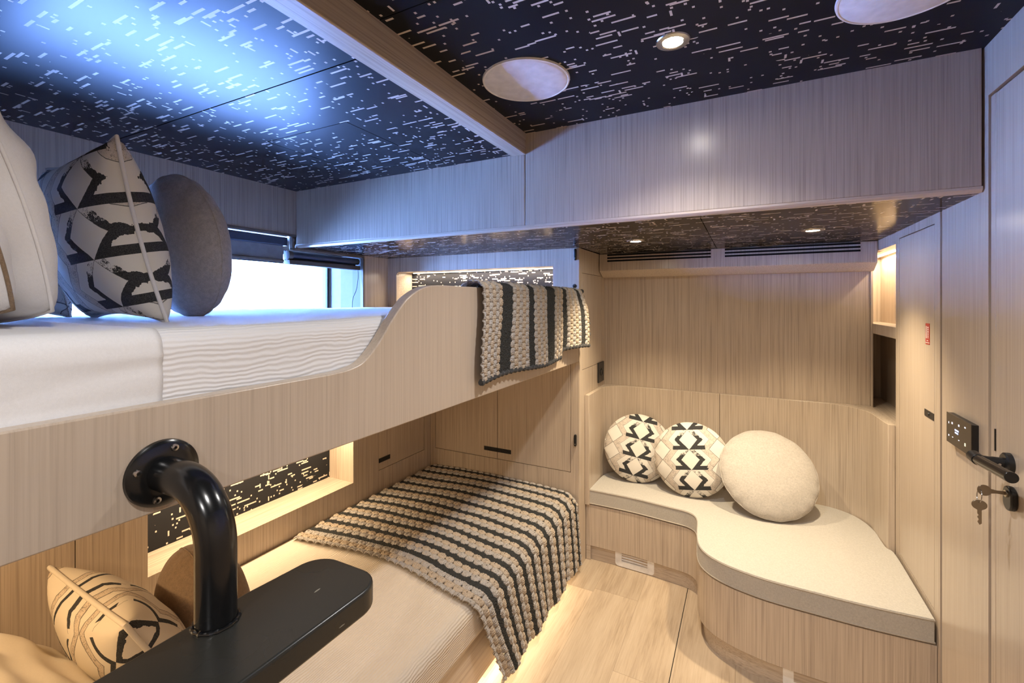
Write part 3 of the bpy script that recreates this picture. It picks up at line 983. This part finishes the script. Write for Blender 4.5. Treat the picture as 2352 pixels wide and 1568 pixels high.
def solid(o, t, offset=-1):
    s = o.modifiers.new('thickness', 'SOLIDIFY')
    s.thickness = t
    s.offset = offset
    return o


umat = obj('mattress', MB().box(XL + 0.012, -0.8715, -0.03, YH - 0.008, 1.193, 1.4435), M['mattress'], None, 0.03, 4)
setp(umat, 'thick mattress of the upper bunk under white bedding', 'mattress')


def swell(p, s, y):
    q = p.copy()
    q.z += 0.004 * mnoise.noise((p.x * 3, y * 2.5, 0.3)) if p.z > 1.40 else 0
    if p.z > 1.40:
        q.z += 0.014 * max(0.0, min(1.0, (p.y - 0.4) / 0.8))
    return q


def swell_sheet(p, s, y):
    q = p.copy()
    w = mnoise.noise((p.x * 3.0, y * 3.5, 1.3 + p.z * 7)) * 0.006
    q.z += w * 0.6 if p.z > 1.40 else 0
    if p.z < 1.42:
        q.x += abs(mnoise.noise((y * 1.6, p.z * 22, 5.3))) * 0.010 - 0.002
    return q


cv = obj('bedspread', bed_surface(-0.8665, XL + 0.02, 0.395, YH - 0.012, 1.4525, 1.23, 0.035, 60, 130, swell), M['cover'], None, angle=60)
solid(cv, 0.004)
setp(cv, 'white ribbed bedspread over the foot half of the upper bunk', 'bedspread')
sh = obj('bed_sheet', bed_surface(-0.8645, XL + 0.03, -0.02, 0.405, 1.4575, 1.23, 0.035, 60, 44, swell_sheet), M['sheet'], None, angle=60)
solid(sh, 0.003)
setp(sh, 'smooth white sheet folded over the head end of the upper bunk', 'bed sheet')


# ------------------------------------------------------------------ cushions
def square_cushion(W, H, T, nu=40, pinch=0.07, sag=0.0, seed=0, power=0.42, wr=0.004, soft=0.0):
    """lens-shaped cushion in its own X/Z plane, thickness along Y"""
    bm = bmesh.new()
    V = {}
    for side in (1, -1):
        for i in range(nu + 1):
            for j in range(nu + 1):
                u, v = -1 + 2 * i / nu, -1 + 2 * j / nu
                rim = i in (0, nu) or j in (0, nu)
                if rim and side == -1:
                    V[(side, i, j)] = V[(1, i, j)]
                    continue
                x = u * (1 - pinch * (1 - v * v) * abs(u) ** 2) * W / 2
                z = v * (1 - pinch * (1 - u * u) * abs(v) ** 2) * H / 2
                x *= math.sqrt(1 - soft * v * v)
                z *= math.sqrt(1 - soft * u * u)
                b = max(0.0, (1 - u * u) * (1 - v * v))
                t = T / 2 * b ** power * (1 - sag * v)
                t += wr * b ** 0.3 * mnoise.noise((u * 3.1 + seed, v * 3.1, side * 2.0))
                V[(side, i, j)] = bm.verts.new((x, side * t, z))
    for side in (1, -1):
        for i in range(nu):
            for j in range(nu):
                q = [V[(side, i, j)], V[(side, i + 1, j)], V[(side, i + 1, j + 1)], V[(side, i, j + 1)]]
                if side == 1:
                    q = q[::-1]
                bm.faces.new(q)
    bmesh.ops.recalc_face_normals(bm, faces=bm.faces)
    rim = []
    pos = lambda u, v: (u * (1 - pinch * (1 - v * v) * abs(u) ** 2) * W / 2 * math.sqrt(1 - soft * v * v), 0, v * (1 - pinch * (1 - u * u) * abs(v) ** 2) * H / 2 * math.sqrt(1 - soft * u * u))
    K = 24
    rim += [pos(-1 + 2 * k / K, -1) for k in range(K)]
    rim += [pos(1, -1 + 2 * k / K) for k in range(K)]
    rim += [pos(1 - 2 * k / K, 1) for k in range(K)]
    rim += [pos(-1, 1 - 2 * k / K) for k in range(K)]
    return bm, rim


def round_cushion(Rr, T, seed=0, nr=22, na=96, power=0.55, wav=0.006):
    bm = bmesh.new()
    rings = {}
    rad = [Rr * (1 + wav * mnoise.noise((math.cos(2 * PI * k / na) * 5 + seed, math.sin(2 * PI * k / na) * 5, 1.0))) for k in range(na)]
    top = {}
    for side in (1, -1):
        cvtx = bm.verts.new((0, side * T / 2, 0))
        prev = None
        for i in range(1, nr + 1):
            s = math.sin(PI / 2 * i / nr)
            t = T / 2 * max(0.0, 1 - s ** 2.2) ** power
            if i == nr and side == -1:
                ring = rings[1]
            else:
                ring = []
                for k in range(na):
                    a = 2 * PI * k / na
                    x, z = rad[k] * s * math.cos(a), rad[k] * s * math.sin(a)
                    tt = t
                    if 0 < i < nr:
                        pk = 0.0035 * math.exp(-((1 - s) / 0.10) ** 2) * math.sin(a * 21 + seed)
                        tt = max(0.0005, t + pk + 0.003 * mnoise.noise((x * 14 + seed, z * 14, side * 3.0)))
                    ring.append(bm.verts.new((x, side * tt, z)))
            if i == nr and side == 1:
                rings[1] = ring
            for k in range(na):
                j = (k + 1) % na
                if prev is None:
                    q = [cvtx, ring[k], ring[j]]
                else:
                    q = [prev[k], ring[k], ring[j], prev[j]]
                bm.faces.new(q if side == -1 else q[::-1])
            prev = ring
    bmesh.ops.recalc_face_normals(bm, faces=bm.faces)
    rim = [(rad[k] * math.cos(2 * PI * k / na), 0, rad[k] * math.sin(2 * PI * k / na)) for k in range(0, na)]
    return bm, rim


def cushion(name, label, cat, geo, mat, loc, rot, seam_mat=None, seam_r=0.004, group=None, order='XYZ'):
    bm, rim = geo
    t = thing(name, label, cat, loc, rot, group)
    obj('cover', bm, mat, t, angle=70, local=True)
    if seam_mat is not None:
        obj('seam', MB().tube(rim, seam_r, 8, True), seam_mat, t, angle=60, local=True)
    return t


D = math.radians
# on the bench
cushion('round_cushion', 'round diamond print cushion at the left end of the bench', 'cushion', round_cushion(0.198, 0.135, 1), M['print_tilt'], (-0.585, 2.815, 0.610), (D(-14), 0, D(14)), M['print_tilt'], 0.0025)
cushion('round_cushion', 'round diamond print cushion in the middle of the bench, beside the plain beige one', 'cushion', round_cushion(0.200, 0.140, 2), M['print_small'], (-0.272, 2.745, 0.612), (D(-15), D(-8), D(4)), M['print_small'], 0.0025)
cushion('round_cushion', 'large plain beige round cushion leaning on the bench backrest', 'cushion', round_cushion(0.228, 0.145, 3, wav=0.012), M['round_beige'], (0.104, 2.705, 0.610), (D(-36), 0, D(12)), M['round_beige'], 0.003)
# on the upper bunk
cushion('bed_pillow', 'big white pillow leaning at the head of the upper bunk', 'pillow', square_cushion(0.72, 0.46, 0.17, seed=2, pinch=0.0, wr=0.03, soft=0.22), M['pillow'], (-1.36, 0.235, 1.68), (D(17), 0, D(6)), M['pillow'], 0.003)
cushion('bed_pillow', 'white pillow with a dark piped edge in front at the head of the upper bunk', 'pillow', square_cushion(0.62, 0.40, 0.12, seed=5, pinch=0.0, wr=0.02, soft=0.22), M['pillow'], (-1.28, 0.150, 1.655), (D(20), 0, D(14)), M['brown_wool'], 0.003)
cushion('square_cushion', 'square diamond print cushion standing on the upper bunk before the grey round one', 'cushion', square_cushion(0.46, 0.41, 0.19, seed=7, pinch=0.10), M['print_large'], (-1.42, 0.535, 1.655), (D(13), 0, D(-4)), M['pillow'], 0.0045)
cushion('square_cushion', 'dark print cushion tucked behind the big white pillow on the upper bunk', 'cushion', square_cushion(0.40, 0.38, 0.14, seed=9, pinch=0.08), M['print_small'], (-1.93, 0.52, 1.645), (D(8), 0, D(10)), M['print_small'], 0.003)
cushion('round_cushion', 'grey brushed round cushion standing on the upper bunk by the window', 'cushion', round_cushion(0.212, 0.17, 11), M['grey_wool'], (-1.50, 0.755, 1.664), (D(9), 0, D(-3)), M['grey_wool'], 0.002)
# on the lower bunk
cushion('bed_pillow', 'cream pillow lying at the head of the lower bunk', 'pillow', square_cushion(0.66, 0.46, 0.19, seed=12, pinch=0.0, wr=0.02, soft=0.22), M['cream'], (-1.52, 0.345, 0.625), (D(52), 0, D(6)), M['cream'], 0.003)
cushion('square_cushion', 'tan cushion with black zigzag outlines on the lower bunk under the step', 'cushion', square_cushion(0.45, 0.42, 0.19, seed=14, pinch=0.07), M['print_outline'], (-1.45, 0.605, 0.594), (D(27), 0, D(-2)), M['cream'], 0.006)
cushion('round_cushion', 'brown round cushion on the lower bunk below the lit niche', 'cushion', round_cushion(0.168, 0.22, 15), M['brown_wool'], (-1.475, 0.800, 0.592), (D(14), 0, D(-10)), M['brown_wool'], 0.002)

# ------------------------------------------------------------------ lower bunk
lb = thing('bunk_bed', 'lower bunk with a low oak base under the striped throw', 'bunk bed', (-1.35, 1.2, 0.0))
obj('base_front', MB().box(-0.915, -0.893, -0.035, YH - 0.003, 0.072, 0.275), M['wood_y'], lb, 0.002)
obj('slat_base', MB().box(XW + 0.003, -0.915, -0.035, YH - 0.003, 0.205, 0.225), M['wood_y'], lb)
obj('plinth', MB().box(-1.02, -1.0, -0.035, YH - 0.003, 0.0, 0.205), M['wood_y'], lb)
obj('end_post', MB().box(-0.895, -0.853, 2.385, YH - 0.003, 0.0, 0.272), M['edge'], lb)
lm = obj('mattress', MB().box(XW + 0.006, -0.873, -0.03, YH - 0.008, 0.2755, 0.404), M['mattress'], None, 0.03, 4)
setp(lm, 'mattress of the lower bunk under cream bedding', 'mattress')


def low_swell(p, s, y):
    q = p.copy()
    if p.z > 0.36:
        k = math.sin(PI * min(1, max(0, (p.x - XW) / (-0.87 - XW))))
        q.z += 0.014 * k ** 0.6 + 0.005 * mnoise.noise((p.x * 3, y * 2.0, 7.7))
    return q


lc_ = obj('bedspread', bed_surface(-0.868, XW + 0.008, -0.02, YH - 0.012, 0.412, 0.285, 0.04, 50, 120, low_swell), M['cover_low'], None, angle=60)
solid(lc_, 0.004)
setp(lc_, 'cream ribbed bedspread on the lower bunk, half under the striped throw', 'bedspread')


def throw_mesh(path_pts, y_of, y0, y1, ny, stripes, amp=0.004, step=0.0035, shell=0.044, extra=None):
    """crocheted cloth: rows follow path_pts (x, z), columns run along y"""
    bm = bmesh.new()
    uvl = bm.loops.layers.uv.new('UVMap')
    dense = [path_pts[0]]
    acc = [0.0]
    for a, b in zip(path_pts, path_pts[1:]):
        L = math.hypot(b[0] - a[0], b[1] - a[1])
        n = max(1, int(L / step))
        for k in range(1, n + 1):
            dense.append((a[0] + (b[0] - a[0]) * k / n, a[1] + (b[1] - a[1]) * k / n))
            acc.append(acc[-1] + L / n)
    LT = acc[-1]
    nrm = []
    for i in range(len(dense)):
        a, b = dense[max(0, i - 2)], dense[min(len(dense) - 1, i + 2)]
        t = Vector((b[0] - a[0], b[1] - a[1])).normalized()
        nrm.append(Vector((-t.y, t.x)))
    rows = []
    sds, tones = [], []
    edges = sorted(stripes)
    holes = []
    for j in range(ny + 1):
        v = y0 + (y1 - y0) * j / ny
        # the two rows of shells between one dark stripe and the next
        lo = max([c + h for c, h in edges if c <= v], default=y0 - 0.01)
        hi = min([c - h for c, h in edges if c > v], default=y1 + 0.004)
        nrow = max(1, round((hi - lo) / 0.027))
        rel = (v - lo) / max(1e-6, hi - lo) * nrow
        ri = max(0, min(nrow - 1, math.floor(rel)))
        fv = min(1.0, max(0.0, rel - ri))
        row = []
        hrow = []
        for i, (x, z) in enumerate(dense):
            u = acc[i]
            wav = 0.008 * abs(math.sin(PI * u / shell)) - 0.004 + 0.005 * mnoise.noise((u * 45, v * 3, 4.0))
            sd = -1.0
            for c0, hw in edges:
                sd = max(sd, hw - abs(v + wav - c0))
            fu = (u / shell + 0.5 * (ri % 2)) % 1.0 - 0.5
            w_ = 0.30 + 0.20 * fv
            dome = max(0.0, 1 - (fu / w_) ** 2) ** 0.5 * max(0.0, 1 - (abs(fv - 0.55) * 1.9) ** 2.5)
            fan = 0.26 * math.sin(math.atan2(fu, fv + 0.30) * 30) * dome
            hole = sd < -0.001 and dome < 0.16 and (abs(fu) > 0.3 and fv < 0.62)
            h = amp * (dome ** 0.7 + fan) if sd < -0.001 else amp * (0.35 + 0.45 * mnoise.noise((u * 190, v * 190, 2.0)))
            hrow.append(hole)
            y, dx, dz = y_of(v, u, LT)
            n = nrm[i]
            p = Vector((x + n.x * h + dx, y, z + n.y * h + dz))
            if extra:
                p = extra(p, u, v, LT)
            row.append(bm.verts.new(p))
            sds.append(sd)
            tones.append(0.0 if ri % 2 else 1.0)
        rows.append(row)
        holes.append(hrow)
    for j in range(ny):
        for i in range(len(dense) - 1):
            if holes[j][i] and holes[j + 1][i + 1] and holes[j][i + 1]:
                continue
            f = bm.faces.new((rows[j][i], rows[j + 1][i], rows[j + 1][i + 1], rows[j][i + 1]))
            for lp, (ii, jj) in zip(f.loops, ((i, j), (i, j + 1), (i + 1, j + 1), (i + 1, j))):
                lp[uvl].uv = (acc[ii], y0 + (y1 - y0) * jj / ny)
    bm.verts.index_update()
    return bm, sds, tones


def throw_object(name, data, mat, label, parent=None):
    bm, sds, tones = data
    o = obj(name, bm, mat, parent, angle=80)
    for n, vals in (('sd', sds), ('tone', tones)):
        at = o.data.attributes.new(n, 'FLOAT', 'POINT')
        at.data.foreach_set('value', vals)
    s = o.modifiers.new('thickness', 'SOLIDIFY')
    s.thickness = 0.004
    s.offset = -1
    return o


# throw over the foot of the lower bunk
ext = []
xs0, xs1, rr = XW + 0.03, -0.842, 0.075
for i in range(21):
    x = xs0 + (xs1 - rr - xs0) * i / 20
    k = math.sin(PI * min(1, max(0, (x - XW) / (-0.87 - XW))))
    ext.append((x, 0.421 + 0.017 * k ** 0.6))
z_t = ext[-1][1]
for i in range(1, 9):
    a = PI / 2 * (1 - i / 8)
    ext.append((xs1 - rr + rr * math.cos(a), z_t - rr + rr * math.sin(a)))
ext += [(xs1 + 0.010, 0.22), (xs1 + 0.020, 0.046)]
low_stripes = [(2.385, .012), (2.30, .014), (2.20, .015), (2.10, .015), (2.00, .015), (1.905, .0145), (1.82, .014), (1.735, .014), (1.65, .014), (1.565, .0135), (1.48, .0135)]


def low_y(v, u, LT):
    drop = max(0.0, (u - 0.93) / (LT - 0.93))
    t = (2.41 - v) / (2.41 - 1.385)
    y = v + 0.02 * math.sin(u * 4.0) * t + 0.155 * drop * t ** 1.5
    y -= 0.012 * math.sin(u * 7 + 1) * t
    dx = drop * (0.007 * math.sin(v * 22) + 0.004 * math.sin(v * 47 + 1))
    return y, dx, 0.006 * mnoise.noise((u * 4, v * 4, 1.7)) * (1 - drop)


lt = thing('throw_blanket', 'black and cream striped crochet throw spread over the lower bunk', 'throw blanket', (-1.0, 1.9, 0.44))
throw_object('knit', throw_mesh(ext, low_y, 1.385, 2.41, 460, [(c_, h_ + 0.0020) for c_, h_ in low_stripes], 0.008, 0.0023), M['throw'], None, lt)
eg = MB()
n_sc = 0
for i in range(0, 41):           # scalloped hem
    v = 1.385 + (2.41 - 1.385) * i / 40
    y, dx, dz = low_y(v, 1.31, 1.31)
    eg.ball((xs1 + 0.020 + dx, y, 0.046), 0.0125, 0.5, 1.0, 0.9, 10, 6)
obj('scalloped_edge', eg, M['throw_light'], lt)
pm = MB()
for dy, dz, dx in ((0.0, 0.0, 0.0), (-0.022, 0.004, 0.012), (-0.01, -0.020, 0.026), (0.012, -0.045, 0.032)):
    pm.ball((xs1 - 0.03 + dx, 2.40 + dy, z_t - 0.012 + dz), 0.011, 1, 1, 1, 10, 8)
obj('tassel_knots', pm, M['throw_light'], lt)

# throw over the rail of the upper bunk
zt = 1.566
hang = [(-0.900, 1.480), (-0.890, 1.505), (-0.884, 1.535)]
hang += [(-0.847 + 0.035 * math.cos(math.radians(a)), 1.549 + 0.020 * math.sin(math.radians(a))) for a in range(160, -1, -20)]
hang += [(-0.809, 1.50), (-0.806, 1.40), (-0.808, 1.30), (-0.810, 1.228)]
rail_stripes = [(1.525, .043), (1.735, .026), (1.955, .052), (2.135, .024), (2.325, .024)]


def rail_y(v, u, LT):
    t = (v - 1.34) / 1.05
    drop = max(0.0, (u - 0.14) / (LT - 0.14))
    y = v - 0.012 * drop + 0.006 * math.sin(u * 18 + v * 3)
    dx = drop * (0.010 * math.sin(v * 11 + 0.6) + 0.006 * t) + 0.030 * max(0, t - 0.72) / 0.28 * min(1, drop * 3)
    dz = drop * (0.006 * math.sin(v * 9)) + 0.012 * (1 - abs(2 * min(1, drop * 4) - 1)) * 0.3
    if v > 2.10:
        dz += 0.038 * drop * min(1, (v - 2.10) / 0.02)
    return y, dx, dz


rt = thing('throw_blanket', 'grey and cream striped crochet throw hung over the rail of the upper bunk', 'throw blanket', (-0.82, 1.86, 1.4))
throw_object('knit', throw_mesh(hang, rail_y, 1.34, 2.395, 460, rail_stripes, 0.007, 0.0023, 0.030), M['throw'], None, rt)
LT = 0.47
bd = MB()
pts = []
for i in range(0, 121):
    v = 1.34 + (2.395 - 1.34) * i / 120
    y, dx, dz = rail_y(v, LT, LT)
    pts.append((-0.808 + dx, y, 1.227 + dz))
bd.tube(pts, [0.010 + 0.003 * math.sin(i * 1.7) for i in range(121)], 9)
obj('border', bd, M['throw_dark'], rt)
lst = []
for i in range(12):              # dark bobbles down the end
    f = i / 11
    z = 1.590 - 0.325 * f
    x = -0.845 if i == 0 else (-0.812 + 0.045 * min(1, f * 1.6))
    y = 2.402 + 0.006 * math.sin(i * 2.3)
    b_ = obj('bobble', MB().ball((x, y, z), 0.0125 + 0.0015 * math.sin(i * 3.1), 1, 1, 0.95, 12, 8), M['throw_dark'], rt, angle=80)

# ------------------------------------------------------------------ step bracketed to the rail
sp_ = thing('bunk_step', 'black step plank on a bent black tube bolted to the upper bunk rail', 'step', (-0.684, 0.39, 1.22))
obj('flange', MB().lathe([(0, 0.012), (0.030, 0.012), (0.046, 0.010), (0.0515, 0.006), (0.0525, 0.0005), (0, 0.0005)], (XB, 0.388, 1.228), 'x', 56), M['black_gloss'], sp_)
for a in (72, 162, 252, 342):
    ca, sa = math.cos(math.radians(a)), math.sin(math.radians(a))
    obj('screw', MB().lathe([(0.0018, 0.0105), (0.0025, 0.0142), (0.0052, 0.0135), (0.006, 0.0095)], (XB, 0.388 + 0.040 * ca, 1.228 + 0.040 * sa), 'x', 20), M['chrome'], sp_, label='small steel screw head')
tb = [(XB + 0.004, 0.388, 1.228), (XB + 0.05, 0.388, 1.228)]
cr = 0.085
for i in range(0, 13):
    a = math.radians(90 - 90 * i / 12)
    tb.append((-0.684 - cr + cr * math.cos(a), 0.388, 1.228 - cr + cr * math.sin(a)))
tb += [(-0.684, 0.388, 1.10), (-0.684, 0.388, 1.037)]
obj('tube', MB().tube(tb, 0.0268, 40), M['black_gloss'], sp_, angle=50)
tr = [(-0.712, 0.20), (-0.549, 0.20)] + arc(-0.590, 0.535, 0.048, 0, 90, 8)[0:] + arc(-0.655, 0.535, 0.048, 90, 170, 8) + [(-0.711, 0.45)]
obj('tread', MB().prism(tr, 'z', 0.997, 1.036), M['step'], sp_, 0.005, 4)
obj('weld', MB().tube([(-0.684 + 0.0285 * math.cos(a), 0.388 + 0.0285 * math.sin(a), 1.0375) for a in [2 * PI * i / 40 for i in range(40)]], [0.0028 + 0.0009 * math.sin(i * 2.4) for i in range(40)], 8, True), M['black_gloss'], sp_)

# ------------------------------------------------------------------ bench
front = [(-0.826, 2.550), (-0.700, 2.552), (-0.560, 2.550), (-0.440, 2.538), (-0.360, 2.528), (-0.290, 2.520), (-0.252, 2.505), (-0.226, 2.475), (-0.212, 2.42), (-0.206, 2.34), (-0.198, 2.255),
         (-0.184, 2.190), (-0.158, 2.142), (-0.112, 2.100), (-0.038, 2.066), (0.080, 2.040), (0.225, 2.034), (0.360, 2.032), (0.480, 2.037), (0.578, 2.045)]
back = [(0.578, 2.40), (0.574, 2.515), (0.556, 2.545), (0.5505, 2.62), (0.547, 2.70), (0.525, 2.79), (0.478, 2.868), (0.40, 2.914), (0.30, 2.923), (-0.60, 2.923), (-0.70, 2.914), (-0.765, 2.875), (-0.795, 2.80), (-0.803, 2.70), (-0.806, 2.60), (-0.815, 2.575)]
F = smooth(front, 4)
outline = F + smooth(back, 3)


def inset(poly, d):
    n = len(poly)
    out = []
    area = sum(poly[i][0] * poly[(i + 1) % n][1] - poly[(i + 1) % n][0] * poly[i][1] for i in range(n))
    sg = 1 if area > 0 else -1
    for i in range(n):
        a, b = Vector(poly[i - 1]), Vector(poly[(i + 1) % n])
        t = (b - a).normalized()
        out.append((poly[i][0] - t.y * d * sg, poly[i][1] + t.x * d * sg))
    return out


be = thing('bench', 'curved built-in oak bench with a wrap-around backrest in the alcove', 'bench', (-0.1, 2.6, 0.0))
fi = [(p[0], p[1] + 0.0) for p in inset(outline, 0.002)][:len(F)]
base = [(XB + 0.002, fi[0][1])] + fi + [(XR - 0.001, fi[-1][1]), (XR - 0.001, YB - 0.035), (XB + 0.002, YB - 0.035)]
obj('seat_base', MB().prism(base, 'z', 0.085, 0.322), M['wood'], be, 0.001)
fp = inset(outline, 0.028)[:len(F)]
plin = [(XB + 0.003, fp[0][1] - 0.01)] + [(p[0], p[1] - 0.01) for p in fp] + [(XR - 0.002, fp[-1][1] - 0.01), (XR - 0.002, YB - 0.04), (XB + 0.003, YB - 0.04)]
obj('plinth', MB().prism(plin, 'z', 0.0, 0.085), M['wood_x'], be)
inner = [(-0.8045, 2.535), (-0.8045, 2.70)] + [p for p in arc(-0.6645, 2.78, 0.14, 180, 90, 10)] + [p for p in arc(0.345, 2.72, 0.20, 90, 0, 12)] + [(0.556, 2.56), (0.560, 2.535)]
inner = [(x, min(y, 2.925)) for x, y in inner]
half1 = [p for p in inner if p[0] < -0.14]
half2 = [p for p in inner if p[0] > -0.14]
b1 = half1 + [(-0.1355, 2.92), (-0.1355, YB - 0.001), (XB + 0.001, YB - 0.001), (XB + 0.001, 2.535)]
b2 = [(-0.1335, 2.92)] + half2 + [(XR - 0.001, 2.535), (XR - 0.001, YB - 0.011), (0.576, YB - 0.011), (0.576, YB - 0.001), (-0.1335, YB - 0.001)]
obj('backrest', MB().prism(b1, 'z', 0.326, 0.962), M['wood'], be, 0.0015)
obj('backrest', MB().prism(b2, 'z', 0.326, 0.962), M['wood'], be, 0.0015)

sc = thing('seat_cushion', 'fitted beige linen seat pad following the curved bench', 'seat cushion', (-0.1, 2.6, 0.33))
pad = MB().prism(outline, 'z', 0.327, 0.413)
po = obj('pad', pad, M['seat'], sc, 0.011, 4, angle=40)
for z in (0.4065, 0.3305):
    ol = inset(outline, 0.0015 if z > 0.4 else 0.001)
    obj('piping', MB().tube([(x, y, z) for x, y in ol], 0.0035, 8, True), M['piping'], sc, angle=60)


def vent(x, y, rz, label, first=None):
    if first is not None:
        v_ = copy_tree(first, (x, y, 0.0), label)
        v_.rotation_euler = (0, 0, rz)
        return v_
    t = thing('air_vent', label, 'air vent', (x, y, 0.0), (0, 0, rz))
    w2, z0, z1 = 0.108, 0.004, 0.112
    rr_ = 0.018
    ring = arc(w2 - rr_, z1 - rr_, rr_, 0, 90, 5) + arc(-w2 + rr_, z1 - rr_, rr_, 90, 180, 5) + arc(-w2 + rr_, z0 + rr_, rr_, 180, 270, 5) + arc(w2 - rr_, z0 + rr_, rr_, 270, 360, 5)
    fm = bmesh.new()
    ix0, ix1, iz0, iz1 = -0.072, 0.072, 0.034, 0.092
    inn = []
    for px, pz in ring:
        inn.append((max(ix0, min(ix1, px * 5)), iz0 if pz < (z0 + z1) / 2 else iz1))
    for ya, yb in ((-0.006, 0.012),):
        A = [fm.verts.new((p[0], ya, p[1])) for p in ring]
        Bq = [fm.verts.new((p[0], ya, p[1])) for p in inn]
        A2 = [fm.verts.new((p[0], yb, p[1])) for p in ring]
        B2 = [fm.verts.new((p[0], yb, p[1])) for p in inn]
        n = len(ring)
        for i in range(n):
            j = (i + 1) % n
            for quad in ((A[i], A[j], Bq[j], Bq[i]), (A[j], A[i], A2[i], A2[j]), (Bq[i], Bq[j], B2[j], B2[i])):
                fm.faces.new(quad)
    bmesh.ops.remove_doubles(fm, verts=fm.verts, dist=1e-6)
    bmesh.ops.dissolve_degenerate(fm, dist=1e-6, edges=fm.edges)
    bmesh.ops.recalc_face_normals(fm, faces=fm.faces)
    obj('frame', fm, M['white'], t, 0.0, local=True)
    for k in range(4):
        z = 0.042 + k * 0.0145
        obj('slat', MB().prism([(-0.003, z - 0.002), (-0.0025, z + 0.001), (0.009, z + 0.007), (0.009, z + 0.004)], 'x', ix0, ix1), M['white'], t, local=True)
    obj('back_plate', MB().box(ix0 - 0.004, ix1 + 0.004, 0.010, 0.012, iz0 - 0.004, iz1 + 0.004), M['gap'], t, local=True)
    return t


v1 = vent(-0.551, 2.566, -0.04, 'white louvred air vent in the bench plinth at the left end')
vent(0.238, 2.056, -0.03, 'white louvred air vent in the bench plinth under the curved end', v1)
